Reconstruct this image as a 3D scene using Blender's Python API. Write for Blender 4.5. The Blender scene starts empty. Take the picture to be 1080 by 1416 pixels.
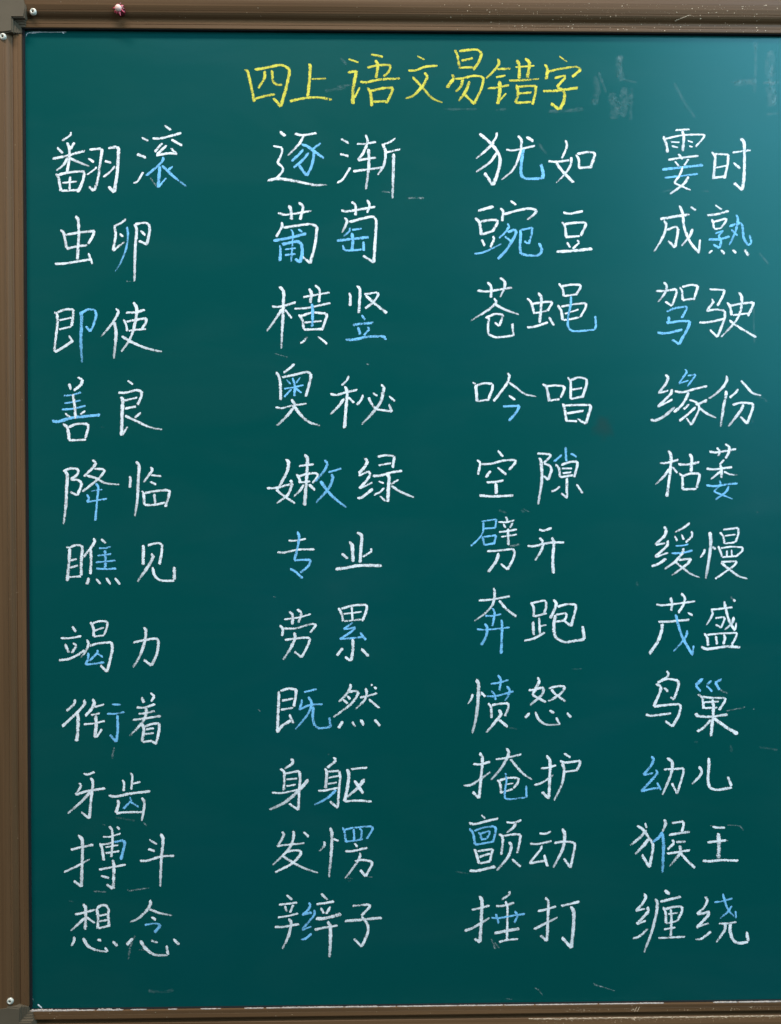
import bpy, bmesh, math, random
from mathutils import Vector, Matrix
random.seed(7)
S = bpy.context.scene
COL = S.collection

# ---------------------------------------------------------------- camera
cam = bpy.data.cameras.new('camera')
cam.sensor_fit = 'HORIZONTAL'; cam.sensor_width = 27.0; cam.lens = 26.6
cam.clip_start = 0.02; cam.clip_end = 50
co = bpy.data.objects.new('camera', cam); COL.objects.link(co)
co.matrix_world = Matrix((
    (0.9998718648, 0.0023076257, -0.0158407335, -0.0149724099),
    (-0.0158667717, 0.0117397632, -0.9998051928, -0.945),
    (-0.0021212097, 0.9999284239, 0.0117748735, 0.0111294236),
    (0, 0, 0, 1)))
S.camera = co

# ---------------------------------------------------------------- room light
w = bpy.data.worlds.new('World'); S.world = w; w.use_nodes = True
bg = w.node_tree.nodes['Background']
bg.inputs[0].default_value = (0.70, 0.90, 1.0, 1); bg.inputs[1].default_value = 0.07
def area(name, loc, target, sx, sy, power, col):
    l = bpy.data.lights.new(name, 'AREA'); l.shape = 'RECTANGLE'
    l.size = sx; l.size_y = sy; l.energy = power; l.color = col
    o = bpy.data.objects.new(name, l); COL.objects.link(o)
    o.location = loc
    o.rotation_euler = (Vector(target) - Vector(loc)).to_track_quat('-Z', 'Y').to_euler()
    return o
# a tube light over the board and a bright window-side lamp high on the right
area('ceiling_panel_light', (-0.2, -1.28, 3.2), (0, 0, 0), 2.4, 0.3, 154, (1.0, 0.97, 0.92))
area('window_side_light', (2.15, -1.85, 1.46), (0.45, 0, 0.4), 2.0, 2.25, 98, (0.44, 0.80, 1.0))
area('corner_glare_fill', (1.62, -1.84, 1.92), (0.5, 0, 0.5), 0.75, 0.75, 20, (0.70, 0.72, 1.0))  # added lamp, only strengthens the glare in the board's upper right corner
area('left_fill_light', (-3.8, -2.5, 0.5), (0, 0, 0.1), 1.2, 1.6, 46, (0.95, 0.98, 1.0))  # added fill from the left, lifts the dimmer lower part of the board
S.view_settings.view_transform = 'Standard'
S.view_settings.look = 'None'
S.view_settings.exposure = 0.0
S.view_settings.gamma = 1.0
S.cycles.max_bounces = 8
S.cycles.transparent_max_bounces = 24

# ---------------------------------------------------------------- helpers
def empty(name, loc=(0, 0, 0)):
    o = bpy.data.objects.new(name, None); o.location = loc; o.empty_display_size = .05
    COL.objects.link(o); return o
def tag(o, label=None, cat=None, group=None, kind=None):
    if label: o['label'] = label
    if cat: o['category'] = cat
    if group: o['group'] = group
    if kind: o['kind'] = kind
    return o
def mesh_obj(name, verts, faces, mats, parent=None, smooth=False, fmat=None):
    me = bpy.data.meshes.new(name); me.from_pydata(verts, [], faces)
    for m in (mats if isinstance(mats, (list, tuple)) else [mats]): me.materials.append(m)
    if fmat: me.polygons.foreach_set('material_index', fmat)
    if smooth: me.polygons.foreach_set('use_smooth', [True] * len(faces))
    me.update()
    o = bpy.data.objects.new(name, me); COL.objects.link(o)
    if parent: o.parent = parent
    return o
def bm_obj(name, bm, mat, parent=None, smooth=False):
    me = bpy.data.meshes.new(name)
    bmesh.ops.recalc_face_normals(bm, faces=bm.faces)
    for f in bm.faces: f.smooth = smooth
    bm.to_mesh(me); bm.free(); me.materials.append(mat)
    o = bpy.data.objects.new(name, me); COL.objects.link(o)
    if parent: o.parent = parent
    return o

# ---------------------------------------------------------------- materials
def mat(name):
    m = bpy.data.materials.new(name); m.use_nodes = True
    nt = m.node_tree
    return m, nt, nt.nodes['Principled BSDF'], nt.nodes, nt.links
def N(ns, t, **kw):
    n = ns.new(t)
    for k, v in kw.items():
        if k in n.inputs: n.inputs[k].default_value = v
        else: setattr(n, k, v)
    return n
def coords(ns, ln, scale=(1, 1, 1), src='Object'):
    tc = ns.new('ShaderNodeTexCoord'); mp = ns.new('ShaderNodeMapping')
    mp.inputs['Scale'].default_value = scale
    ln.new(tc.outputs[src], mp.inputs['Vector']); return mp.outputs['Vector']
def ramp(ns, ln, fac, stops):
    r = ns.new('ShaderNodeValToRGB'); e = r.color_ramp.elements
    e[0].position, e[0].color = stops[0][0], stops[0][1]
    e[1].position, e[1].color = stops[-1][0], stops[-1][1]
    for p, c in stops[1:-1]:
        x = e.new(p); x.color = c
    ln.new(fac, r.inputs[0]); return r.outputs[0]
g4 = lambda v: (v, v, v, 1)

def board_material():
    m, nt, P, ns, ln = mat('green_enamel')
    v = coords(ns, ln)
    big = N(ns, 'ShaderNodeTexNoise', Scale=3.2, Detail=3.0, Roughness=.5); ln.new(v, big.inputs['Vector'])
    base = ramp(ns, ln, big.outputs[0], [(.3, (0.0002, .062, .055, 1)), (.5, (.0003, .064, .058, 1)), (.7, (.0007, .064, .063, 1))])
    # wiped chalk film: broad diagonal wipes broken up by finer cloud
    v2 = coords(ns, ln, (2.2, 1, 6.5))
    wipe = N(ns, 'ShaderNodeTexNoise', Scale=1.6, Detail=6.0, Roughness=.62, Distortion=.6); ln.new(v2, wipe.inputs['Vector'])
    film = ramp(ns, ln, wipe.outputs[0], [(.45, g4(0)), (.65, g4(.004)), (.85, g4(.014))])
    v3 = coords(ns, ln, (1, 1, 1))
    fine = N(ns, 'ShaderNodeTexNoise', Scale=900.0, Detail=2.0); ln.new(v3, fine.inputs['Vector'])
    mul = N(ns, 'ShaderNodeMath', operation='MULTIPLY'); ln.new(film, mul.inputs[0])
    fr = ramp(ns, ln, fine.outputs[0], [(.35, g4(.3)), (.7, g4(1.3))]); ln.new(fr, mul.inputs[1])
    mx = N(ns, 'ShaderNodeMix', data_type='RGBA'); ln.new(mul.outputs[0], mx.inputs['Factor'])
    ln.new(base, mx.inputs[6]); mx.inputs[7].default_value = (.75, .78, .78, 1)
    # one old brownish smear right of the middle
    vs_ = ns.new('ShaderNodeMapping'); vs_.inputs['Location'].default_value = (-.262, 0, -.104)
    tc = ns.new('ShaderNodeTexCoord'); ln.new(tc.outputs['Object'], vs_.inputs['Vector'])
    ds = N(ns, 'ShaderNodeVectorMath', operation='LENGTH'); ln.new(vs_.outputs[0], ds.inputs[0])
    sn = N(ns, 'ShaderNodeTexNoise', Scale=90.0, Detail=3.0); ln.new(v, sn.inputs['Vector'])
    sa = N(ns, 'ShaderNodeMath', operation='MULTIPLY_ADD'); ln.new(sn.outputs[0], sa.inputs[0]); sa.inputs[1].default_value = .022; ln.new(ds.outputs['Value'], sa.inputs[2])
    sr = ramp(ns, ln, sa.outputs[0], [(.014, g4(.5)), (.027, g4(0))])
    m2 = N(ns, 'ShaderNodeMix', data_type='RGBA'); ln.new(sr, m2.inputs['Factor']); ln.new(mx.outputs[2], m2.inputs[6]); m2.inputs[7].default_value = (.022, .036, .030, 1)
    ln.new(m2.outputs[2], P.inputs['Base Color'])
    rr = ramp(ns, ln, wipe.outputs[0], [(.3, g4(.33)), (.75, g4(.38))]); ln.new(rr, P.inputs['Roughness'])
    P.inputs['Specular IOR Level'].default_value = .30
    P.inputs['Specular Tint'].default_value = (.30, .95, 1, 1)
    bump = N(ns, 'ShaderNodeBump', Strength=.05, Distance=.0004); ln.new(fine.outputs[0], bump.inputs['Height'])
    ln.new(bump.outputs[0], P.inputs['Normal'])
    return m

def metal_material(name, col, axis, rough=.5, metallic=.0, streak=.28):
    """brown anodised profile; streaks run along the given axis"""
    m, nt, P, ns, ln = mat(name)
    sc = {'x': (1.2, 420, 420), 'z': (420, 420, 1.2), None: (60, 60, 60)}[axis]
    v = coords(ns, ln, sc)
    a = N(ns, 'ShaderNodeTexNoise', Scale=1.0, Detail=4.0, Roughness=.6); ln.new(v, a.inputs['Vector'])
    v2 = coords(ns, ln, {'x': (2.0, 90, 90), 'z': (90, 90, 2.0), None: (9, 9, 9)}[axis])
    b = N(ns, 'ShaderNodeTexNoise', Scale=1.0, Detail=2.0); ln.new(v2, b.inputs['Vector'])
    c1 = tuple(x * (1 - streak) for x in col) + (1,); c2 = tuple(min(1, x * (1 + streak)) for x in col) + (1,)
    k = N(ns, 'ShaderNodeMix', data_type='FLOAT'); k.inputs[0].default_value = .55
    ln.new(a.outputs[0], k.inputs[2]); ln.new(b.outputs[0], k.inputs[3])
    cc = ramp(ns, ln, k.outputs[0], [(.33, c1), (.67, c2)])
    ln.new(cc, P.inputs['Base Color'])
    P.inputs['Metallic'].default_value = metallic; P.inputs['Specular IOR Level'].default_value = .16
    rr = ramp(ns, ln, b.outputs[0], [(.3, g4(rough - .06)), (.7, g4(rough + .1))]); ln.new(rr, P.inputs['Roughness'])
    bump = N(ns, 'ShaderNodeBump', Strength=.12, Distance=.0003); ln.new(a.outputs[0], bump.inputs['Height'])
    ln.new(bump.outputs[0], P.inputs['Normal'])
    return m

def plain(name, col, rough=.5, metallic=0., noise=0., scale=200):
    m, nt, P, ns, ln = mat(name)
    v = coords(ns, ln)
    a = N(ns, 'ShaderNodeTexNoise', Scale=float(scale), Detail=3.0); ln.new(v, a.inputs['Vector'])
    c = ramp(ns, ln, a.outputs[0], [(.3, tuple(x * (1 - noise) for x in col) + (1,)), (.7, tuple(min(1, x * (1 + noise)) for x in col) + (1,))])
    ln.new(c, P.inputs['Base Color'])
    P.inputs['Roughness'].default_value = rough; P.inputs['Metallic'].default_value = metallic
    return m

def chalk_material(name, col, cover, thin, hi=.62):
    """chalk deposit: opaque in the middle of a stroke, broken up over the board's grain at its
    edges. 'cross' runs -1..1 across the stroke, 'press' is how hard the chalk was pressed."""
    m, nt, P, ns, ln = mat(name)
    v = coords(ns, ln)
    grain = N(ns, 'ShaderNodeTexNoise', Scale=760.0, Detail=2.5, Roughness=.62); ln.new(v, grain.inputs['Vector'])
    clump = N(ns, 'ShaderNodeTexNoise', Scale=170.0, Detail=2.0); ln.new(v, clump.inputs['Vector'])
    at_ = ns.new('ShaderNodeAttribute'); at_.attribute_name = 'deposit'
    sp = ns.new('ShaderNodeSeparateColor'); ln.new(at_.outputs['Color'], sp.inputs[0])
    # amount = press*cover - cross^3*0.55 + (grain-.5)*1.5 + (clump-.5)*.5
    def M(op, a, b):
        n = N(ns, 'ShaderNodeMath', operation=op)
        for i, x in enumerate((a, b)):
            if isinstance(x, (int, float)): n.inputs[i].default_value = x
            else: ln.new(x, n.inputs[i])
        return n.outputs[0]
    edge = M('MULTIPLY', M('POWER', sp.outputs[0], 3.0), .62)
    amt = M('SUBTRACT', M('MULTIPLY', sp.outputs[1], cover), edge)
    amt = M('ADD', amt, M('MULTIPLY', M('SUBTRACT', grain.outputs[0], .5), 2.3))
    amt = M('ADD', amt, M('MULTIPLY', M('SUBTRACT', clump.outputs[0], .5), 1.5))
    al = N(ns, 'ShaderNodeMapRange', clamp=True); ln.new(amt, al.inputs[0])
    al.inputs[1].default_value = .12; al.inputs[2].default_value = hi
    al.inputs[3].default_value = 0.; al.inputs[4].default_value = thin
    veil = M('SUBTRACT', 1.0, M('MULTIPLY', sp.outputs[2], .50))     # lightly pressed chalk lets the green through
    ln.new(M('MULTIPLY', al.outputs[0], veil), P.inputs['Alpha'])
    mixk = M('ADD', M('MULTIPLY', grain.outputs[0], .55), M('MULTIPLY', clump.outputs[0], .45))
    c = ramp(ns, ln, mixk, [(.40, tuple(x * .70 for x in col) + (1,)), (.56, col + (1,))])
    ln.new(c, P.inputs['Base Color']); P.inputs['Roughness'].default_value = .95
    P.inputs['Specular IOR Level'].default_value = .1
    bump = N(ns, 'ShaderNodeBump', Strength=.35, Distance=.0003); ln.new(grain.outputs[0], bump.inputs['Height'])
    ln.new(bump.outputs[0], P.inputs['Normal'])
    return m

M_board = board_material()
BR = (.118, .060, .026)
M_rail_x = metal_material('brown_anodised_rail', BR, 'x')
M_rail_z = metal_material('brown_anodised_upright', BR, 'z')
M_cap = metal_material('olive_brown_corner_plastic', (.112, .085, .055), None, rough=.6, metallic=.05, streak=.10)
M_gasket = plain('black_rubber_gasket', (.0015, .0015, .0018), .95, 0, .3)
M_rivet = plain('bright_rivet_metal', (.60, .56, .46), .38, .15, .08, 500)
M_hole = plain('rivet_core_dark', (.01, .009, .008), .6, .2, .2)
M_wall = plain('cream_wall_paint', (.55, .53, .48), .85, 0, .05, 30)
M_red = plain('dark_red_petal', (.12, .003, .010), .45, .05, .35, 600)
M_pink = plain('pale_pink_bead', (.85, .50, .42), .35, 0, .12, 500)
M_petal = plain('pink_petal_tip', (.60, .06, .10), .35, 0, .25, 500)
M_flake = plain('chalk_flake', (.74, .54, .36), .95, 0, .2, 400)
M_dust = plain('packed_chalk_dust', (.42, .34, .29), .95, 0, .3, 300)
CH = {'w': chalk_material('white_chalk', (.93, .93, .93), 1.06, 1.0),
      'b': chalk_material('blue_chalk', (.23, .60, .93), 1.02, 1.0),
      'y': chalk_material('yellow_chalk', (.76, .66, .09), .96, 1.0),
      'f': chalk_material('faint_chalk', (.80, .84, .84), .46, .40, .95),
      'g': chalk_material('ghost_chalk', (.75, .82, .84), .56, .10, 1.15)}

# ---------------------------------------------------------------- setting
SX0, SX1, SZ0, SZ1 = -.4434, 1.75, -.6096, .5845      # opening left by the frame lip
verts = [(-2.5, .045, -1.6), (4.0, .045, -1.6), (4.0, .045, 1.7), (-2.5, .045, 1.7),
         (-2.5, .145, -1.6), (4.0, .145, -1.6), (4.0, .145, 1.7), (-2.5, .145, 1.7)]
wall = mesh_obj('wall', verts, [(0, 1, 2, 3), (7, 6, 5, 4), (0, 3, 7, 4), (1, 5, 6, 2), (3, 2, 6, 7), (0, 4, 5, 1)], M_wall)
tag(wall, kind='structure')

board = empty('blackboard', (.2, 0, SZ0))
tag(board, 'large dark green chalkboard in a brown metal frame covered in handwritten chalk characters', 'blackboard')
board_inv = Matrix.Translation((-.2, 0, -SZ0))
def put(o, p=None):                                   # parent to the board and keep world position
    o.parent = p or board
    if p is None: o.matrix_parent_inverse = board_inv
    return o

# writing surface: a thin panel with a front sheet
a, b, c, d = SX0 - .012, SX1 + .012, SZ0 - .012, SZ1 + .012
ws = mesh_obj('writing_surface', [(a, 0, c), (b, 0, c), (b, 0, d), (a, 0, d), (a, .018, c), (b, .018, c), (b, .018, d), (a, .018, d)],
              [(0, 1, 2, 3), (7, 6, 5, 4), (0, 3, 7, 4), (1, 5, 6, 2), (3, 2, 6, 7), (0, 4, 5, 1)], M_board)
put(ws)

# ---------------------------------------------------------------- frame rails (extruded profile)
PROF = [(0, 0), (0, 4.0), (0.25, 4.6), (0.9, 4.9), (4.6, 4.9), (4.9, 4.55), (5.2, 4.9), (9.6, 5.2), (10.0, 4.3), (10.9, 4.1), (12.0, 5.0), (13.2, 6.8), (14.8, 8.4), (16.6, 9.4), (18.2, 9.8), (18.6, 9.3), (19.1, 9.7), (24, 11.0), (30, 11.6), (37, 11.4), (42, 10.2), (45, 7.5), (46, 3.5), (46, -18), (0, -18)]
PROF_B = PROF[:8] + [(9.5, 3.0), (9.8, -2.5), (16.2, -2.5), (16.5, 3.6), (17.0, 4.1), (19, 4.6), (24, 5.6), (37, 6.0), (42, 5.2), (45, 3.5), (46, 0), (46, -18), (0, -18)]
def prof_h(u, pr=None):
    pr = pr or PROF
    for (a0, h0), (a1, h1) in zip(pr[1:], pr[2:-2]):
        if a0 <= u <= a1: return h0 + (h1 - h0) * (u - a0) / max(1e-6, a1 - a0)
    return 8
def rail(name, side, t0, t1, m, n=24):
    vs, fs = [], []; pr = PROF_B if side == 'bottom' else PROF
    for k in range(n + 1):
        t = t0 + (t1 - t0) * k / n
        for u, h in pr:
            u *= .001; y = -h * .001
            if side == 'top': vs.append((t, y, SZ1 + u))
            elif side == 'bottom': vs.append((t, y, SZ0 - u))
            else: vs.append((SX0 - u, y, t))
    q = len(pr)
    for k in range(n):
        for i in range(q):
            j = (i + 1) % q
            fs.append((k * q + i, k * q + j, (k + 1) * q + j, (k + 1) * q + i))
    fs.append(tuple(range(q))); fs.append(tuple(range(n * q, n * q + q)))
    o = mesh_obj(name, vs, fs, m)
    bm = bmesh.new(); bm.from_mesh(o.data); bmesh.ops.recalc_face_normals(bm, faces=bm.faces)
    bm.to_mesh(o.data); bm.free()
    return put(o)
rail('frame_rail', 'top', SX0 + .0045, SX1, M_rail_x)['label'] = 'top rail of the frame, speckled with chalk crumbs'
rail('frame_rail', 'bottom', SX0 + .0045, SX1, M_rail_x)['label'] = 'dark bottom rail of the frame'
rail('frame_rail', 'left', SZ0 + .0045, SZ1 - .0055, M_rail_z)['label'] = 'left upright of the frame'

def box(name, x0, x1, y0, y1, z0, z1, m, bev=0.0, parent=None):
    bm = bmesh.new()
    bmesh.ops.create_cube(bm, size=1)
    for v in bm.verts: v.co = Vector(((x0 + x1) / 2 + v.co.x * (x1 - x0), (y0 + y1) / 2 + v.co.y * (y1 - y0), (z0 + z1) / 2 + v.co.z * (z1 - z0)))
    if bev: bmesh.ops.bevel(bm, geom=bm.edges[:], offset=bev, segments=2, affect='EDGES')
    return put(bm_obj(name, bm, m), parent)
# black rubber gasket between panel and frame: an inner strip just proud of the lip's inner wall
G = .0009
box('gasket', SX0 + .0002, SX0 + .0024, -.0028, -.0001, SZ0 + .003, SZ1 - G - .0002, M_gasket)
box('gasket', SX0 + .0002, SX1, -.0038, -.0001, SZ1 - G, SZ1 - .0002, M_gasket)
box('gasket', SX0 + .0020, SX1, -.0030, -.0001, SZ0 + .0002, SZ0 + .0007, M_gasket)

# ---------------------------------------------------------------- corner caps
def prism(bm, pts, y0, y1, bev):
    """closed outline pts (x,z) extruded from y0 (back) to y1 (front), front edge softened"""
    f = bm.faces.new([bm.verts.new((x, y0, z)) for x, z in pts])
    r = bmesh.ops.extrude_face_region(bm, geom=[f])
    vs = [e for e in r['geom'] if isinstance(e, bmesh.types.BMVert)]
    for v in vs: v.co.y = y1
    ff = [e for e in r['geom'] if isinstance(e, bmesh.types.BMFace)]
    es = list({e for f2 in ff for e in f2.edges})
    bmesh.ops.bevel(bm, geom=es, offset=bev, segments=4, affect='EDGES')
def corner(kind):
    s = 1 if kind == 'top' else -1
    zc = SZ1 if kind == 'top' else SZ0
    P_ = lambda u, v: (SX0 + u * .001, zc + s * v * .001)      # u right, v outward, mm from the opening's corner
    bm = bmesh.new()
    # low tiers: three shallow steps climbing away from the opening's corner
    prism(bm, [P_(-9.5, 9.0), P_(-9.5, -7.0), P_(0, -7.0), P_(0, 0), P_(5.2, 0), P_(5.2, 9.0)], -.001, -.0056, .0004)
    prism(bm, [P_(-9.9, 9.9), P_(-9.9, -7.6), P_(-2.6, -7.6), P_(-2.6, 2.8), P_(5.6, 2.8), P_(5.6, 9.9)], -.001, -.0066, .0005)
    prism(bm, [P_(-10.5, 10.6), P_(-10.5, -8.2), P_(-5.0, -8.2), P_(-5.0, 5.4), P_(6.0, 5.4), P_(6.0, 10.6)], -.001, -.0078, .0005)
    # body: its free edges swell over the rounded rails
    e1 = [(6.8, 7.6), (7.6, 13), (8.8, 18.5), (8.6, 23), (7.6, 29), (7.6, 42), (4, 47)]
    e2 = [(-47, 2), (-44, -9.5), (-30, -9.6), (-22, -10.6), (-16, -10.2), (-10, -9.2), (-7.4, -9.0)]
    prism(bm, [P_(*q) for q in e1] + [P_(-36, 48), P_(-46, 44), P_(-48, 34)] + [P_(*q) for q in e2] + [P_(-7.4, 7.6)], -.001, -.0122, .0013)
    o = put(bm_obj('corner_cap', bm, M_cap))
    o['label'] = 'upper left corner cap' if kind == 'top' else 'lower left corner cap'
corner('top'); corner('bottom')

# ---------------------------------------------------------------- rivets
def lathe(name, prof, m, n=20, smooth=True):
    vs, fs = [], []
    for i in range(n):
        a = 2 * math.pi * i / n
        for r, h in prof: vs.append((r * math.cos(a), -h, r * math.sin(a)))
    q = len(prof)
    for i in range(n):
        j = (i + 1) % n
        for k in range(q - 1): fs.append((i * q + k, i * q + k + 1, j * q + k + 1, j * q + k))
    o = mesh_obj(name, vs, fs, m, smooth=smooth)
    bm = bmesh.new(); bm.from_mesh(o.data)
    bmesh.ops.remove_doubles(bm, verts=bm.verts, dist=1e-6); bmesh.ops.recalc_face_normals(bm, faces=bm.faces)
    bm.to_mesh(o.data); bm.free()
    return o
R0 = [(.0041, -.001), (.0042, .0002), (.0040, .0009), (.0034, .0017), (.0026, .0021), (.0018, .0021), (.0015, .0017), (.0014, .0004), (.0014, -.001)]
for x, z, y in ((-.4272, .6008, -.0088), (-.4630, .5702, -.0097), (-.4636, -.5930, -.0097)):
    o = lathe('rivet', R0, M_rivet); o.location = (x, y, z)
    o.rotation_euler = (random.uniform(-.12, .12), 0, random.uniform(-.12, .12)); put(o)
    h = lathe('rivet_core', [(0, .0003), (.0011, .0003), (.00142, -.0002)], M_hole, 12); h.parent = o

# ---------------------------------------------------------------- red flower ornament stuck on the top rail
orn = empty('flower_ornament', (-.3245, -.0086, .6035))
tag(orn, 'tiny dark red flower with a pale pink centre stuck on the top frame rail', 'ornament')
o = lathe('backing_disc', [(0, .0032), (.0040, .0030), (.0052, .0022), (.0056, .0008), (.0050, -.0030), (0, -.0030)], M_red, 18); o.parent = orn; o.location = (.0022, 0, -.0012)
o = lathe('centre_bead', [(0, .0074), (.0018, .0071), (.0034, .0062), (.0043, .0047), (.0040, .0032), (.0028, .0024)], M_pink, 18); o.parent = orn
for i in range(10):
    a = i * 2 * math.pi / 10 + random.uniform(-.12, .12); L = random.uniform(.0058, .0078) + (.0014 if math.cos(a) > .2 else 0)
    wd = random.uniform(.0009, .0015); lift = random.uniform(.0026, .0042)
    rows = [(.0030, wd * .8, .0034), (.0048, wd * 1.15, lift + .0008), (L, wd * .35, lift - .0006)]
    vs = []
    for r, ww, h in rows:
        for sgn, dh in ((-1, 0), (0, .0006), (1, 0), (0, -.0004)): vs.append((r, -(h + dh), sgn * ww))
    fs = []
    for k in range(2):
        for j in range(4): fs.append((k * 4 + j, k * 4 + (j + 1) % 4, k * 4 + 4 + (j + 1) % 4, k * 4 + 4 + j))
    fs += [(0, 3, 2, 1), (8, 9, 10, 11)]
    o = mesh_obj('petal', vs, fs, M_petal if i % 2 or math.sin(a) < -.3 else M_red, orn); o.rotation_euler = (0, -a, 0)

# ---------------------------------------------------------------- chalk writing
def smooth_run(P, step=.0007):
    """Catmull-Rom through P -> evenly spaced points"""
    if len(P) == 2: dense = P
    else:
        dense = []
        Q = [P[0] * 2 - P[1]] + P + [P[-1] * 2 - P[-2]]
        for i in range(1, len(Q) - 2):
            p0, p1, p2, p3 = Q[i - 1:i + 3]
            m1 = (p2 - p0) * .5; m2 = (p3 - p1) * .5; L = (p2 - p1).length
            for m_ in (m1, m2):
                if m_.length > L: m_ *= L / m_.length
            for s in range(8):
                t = s / 8; t2, t3 = t * t, t * t * t
                dense.append(p1 * (2 * t3 - 3 * t2 + 1) + m1 * (t3 - 2 * t2 + t) + p2 * (-2 * t3 + 3 * t2) + m2 * (t3 - t2))
        dense.append(P[-1])
    D = [0]
    for a, b in zip(dense, dense[1:]): D.append(D[-1] + (b - a).length)
    n = max(3, int(D[-1] / step)); out = []; k = 0
    for i in range(n + 1):
        t = D[-1] * i / n
        while k < len(D) - 2 and D[k + 1] < t: k += 1
        s = (t - D[k]) / max(1e-9, D[k + 1] - D[k]); out.append(dense[k].lerp(dense[k + 1], s))
    return out, D[-1]
class Ink:
    def __init__(self): self.v, self.f, self.a = [], [], []
    def run(self, P, w, base, s0, t1, press0, press1):
        pts, L = smooth_run(P); n = len(pts) - 1
        ph = random.uniform(0, 50); r0 = min(.42 * w, L * .3)
        sk = random.uniform(-.5, .5)                    # slanted chalk tip
        d0 = (pts[-1] - pts[0]).normalized(); horiz = abs(d0.x) > 2.2 * abs(d0.y)
        tip = random.uniform(.15, .5) if (not horiz and s0) else random.uniform(.45, .75)
        r1 = r0 * (2.4 if tip < .5 else 1.2); r1 = min(r1, L * .45)
        soft = random.random() ** 2 * .45 + (.25 if t1 and w > .0019 else 0)
        low = .62 if w > .0020 else .34
        start = len(self.v)
        for i, p in enumerate(pts):
            a = pts[max(0, i - 2)]; b = pts[min(n, i + 2)]
            d = (b - a).normalized(); nn = Vector((-d.y, d.x)); s = L * i / n
            f = s / L
            ww = w * (.98 + .11 * math.sin(ph + s * 230) * math.sin(ph * 2 + s * 517) - .10 * math.sin(math.pi * f))
            ww *= .86 + .22 * abs(d.y)
            e0 = s / r1; e1 = (L - s) / r0
            if e0 < 1: ww *= tip + (1 - tip) * math.sqrt(max(0, 1 - (1 - e0) ** 2))
            if e1 < 1: ww *= .5 + .5 * math.sqrt(max(0, 1 - (1 - e1) ** 2))
            if t1 and f > .45: ww *= 1 - (1 - low) * ((f - .45) / .55) ** 1.4
            pr = press0 + (press1 - press0) * f + .08 * math.sin(ph * 3 + s * 140)
            gr = soft * (.35 + .65 * f) + .10 * math.sin(ph + s * 180)
            if t1 and f > .5: pr -= .16 * (f - .5) / .5; gr += .34 * (f - .5) / .5
            if i < 1 or i > n - 1: pr -= .2
            y = base - .0000006 * i
            for c in (-1, -.6, 0, .6, 1):
                j = random.uniform(-.07, .07) * w if abs(c) == 1 else 0
                off = nn * (c * ww * .5 + j) + d * (c * sk * w * .3 * (max(0, 1 - s / r0) - max(0, 1 - e1)))
                self.v.append((p.x + off.x, y - .00005 * (1 - c * c), p.y + off.y))
                self.a.append((abs(c), max(0, min(1, pr)), max(0, min(.8, gr)), 1))
        for i in range(n):
            for k in range(4):
                q = start + i * 5 + k; self.f.append((q, q + 1, q + 6, q + 5))
    def stroke(self, P, w, base, taper, faint=False):
        runs, cur = [], [P[0]]
        for i in range(1, len(P)):
            cur.append(P[i])
            if i < len(P) - 1:
                a = (P[i] - P[i - 1]).normalized(); b = (P[i + 1] - P[i]).normalized()
                if a.dot(b) < .48: runs.append(cur); cur = [P[i]]
        runs.append(cur)
        pr = random.uniform(.76, 1.02)
        for k, r in enumerate(runs):
            last = k == len(runs) - 1
            self.run(r, w * random.uniform(.94, 1.04), base - .000012 * k, k == 0, taper and last, pr, pr - random.uniform(-.10, .20))
    def build(self, name, m):
        o = mesh_obj(name, self.v, self.f, m, smooth=True)
        ca = o.data.color_attributes.new('deposit', 'FLOAT_COLOR', 'POINT')
        ca.data.foreach_set('color', [x for q in self.a for x in q])
        return o
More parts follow.
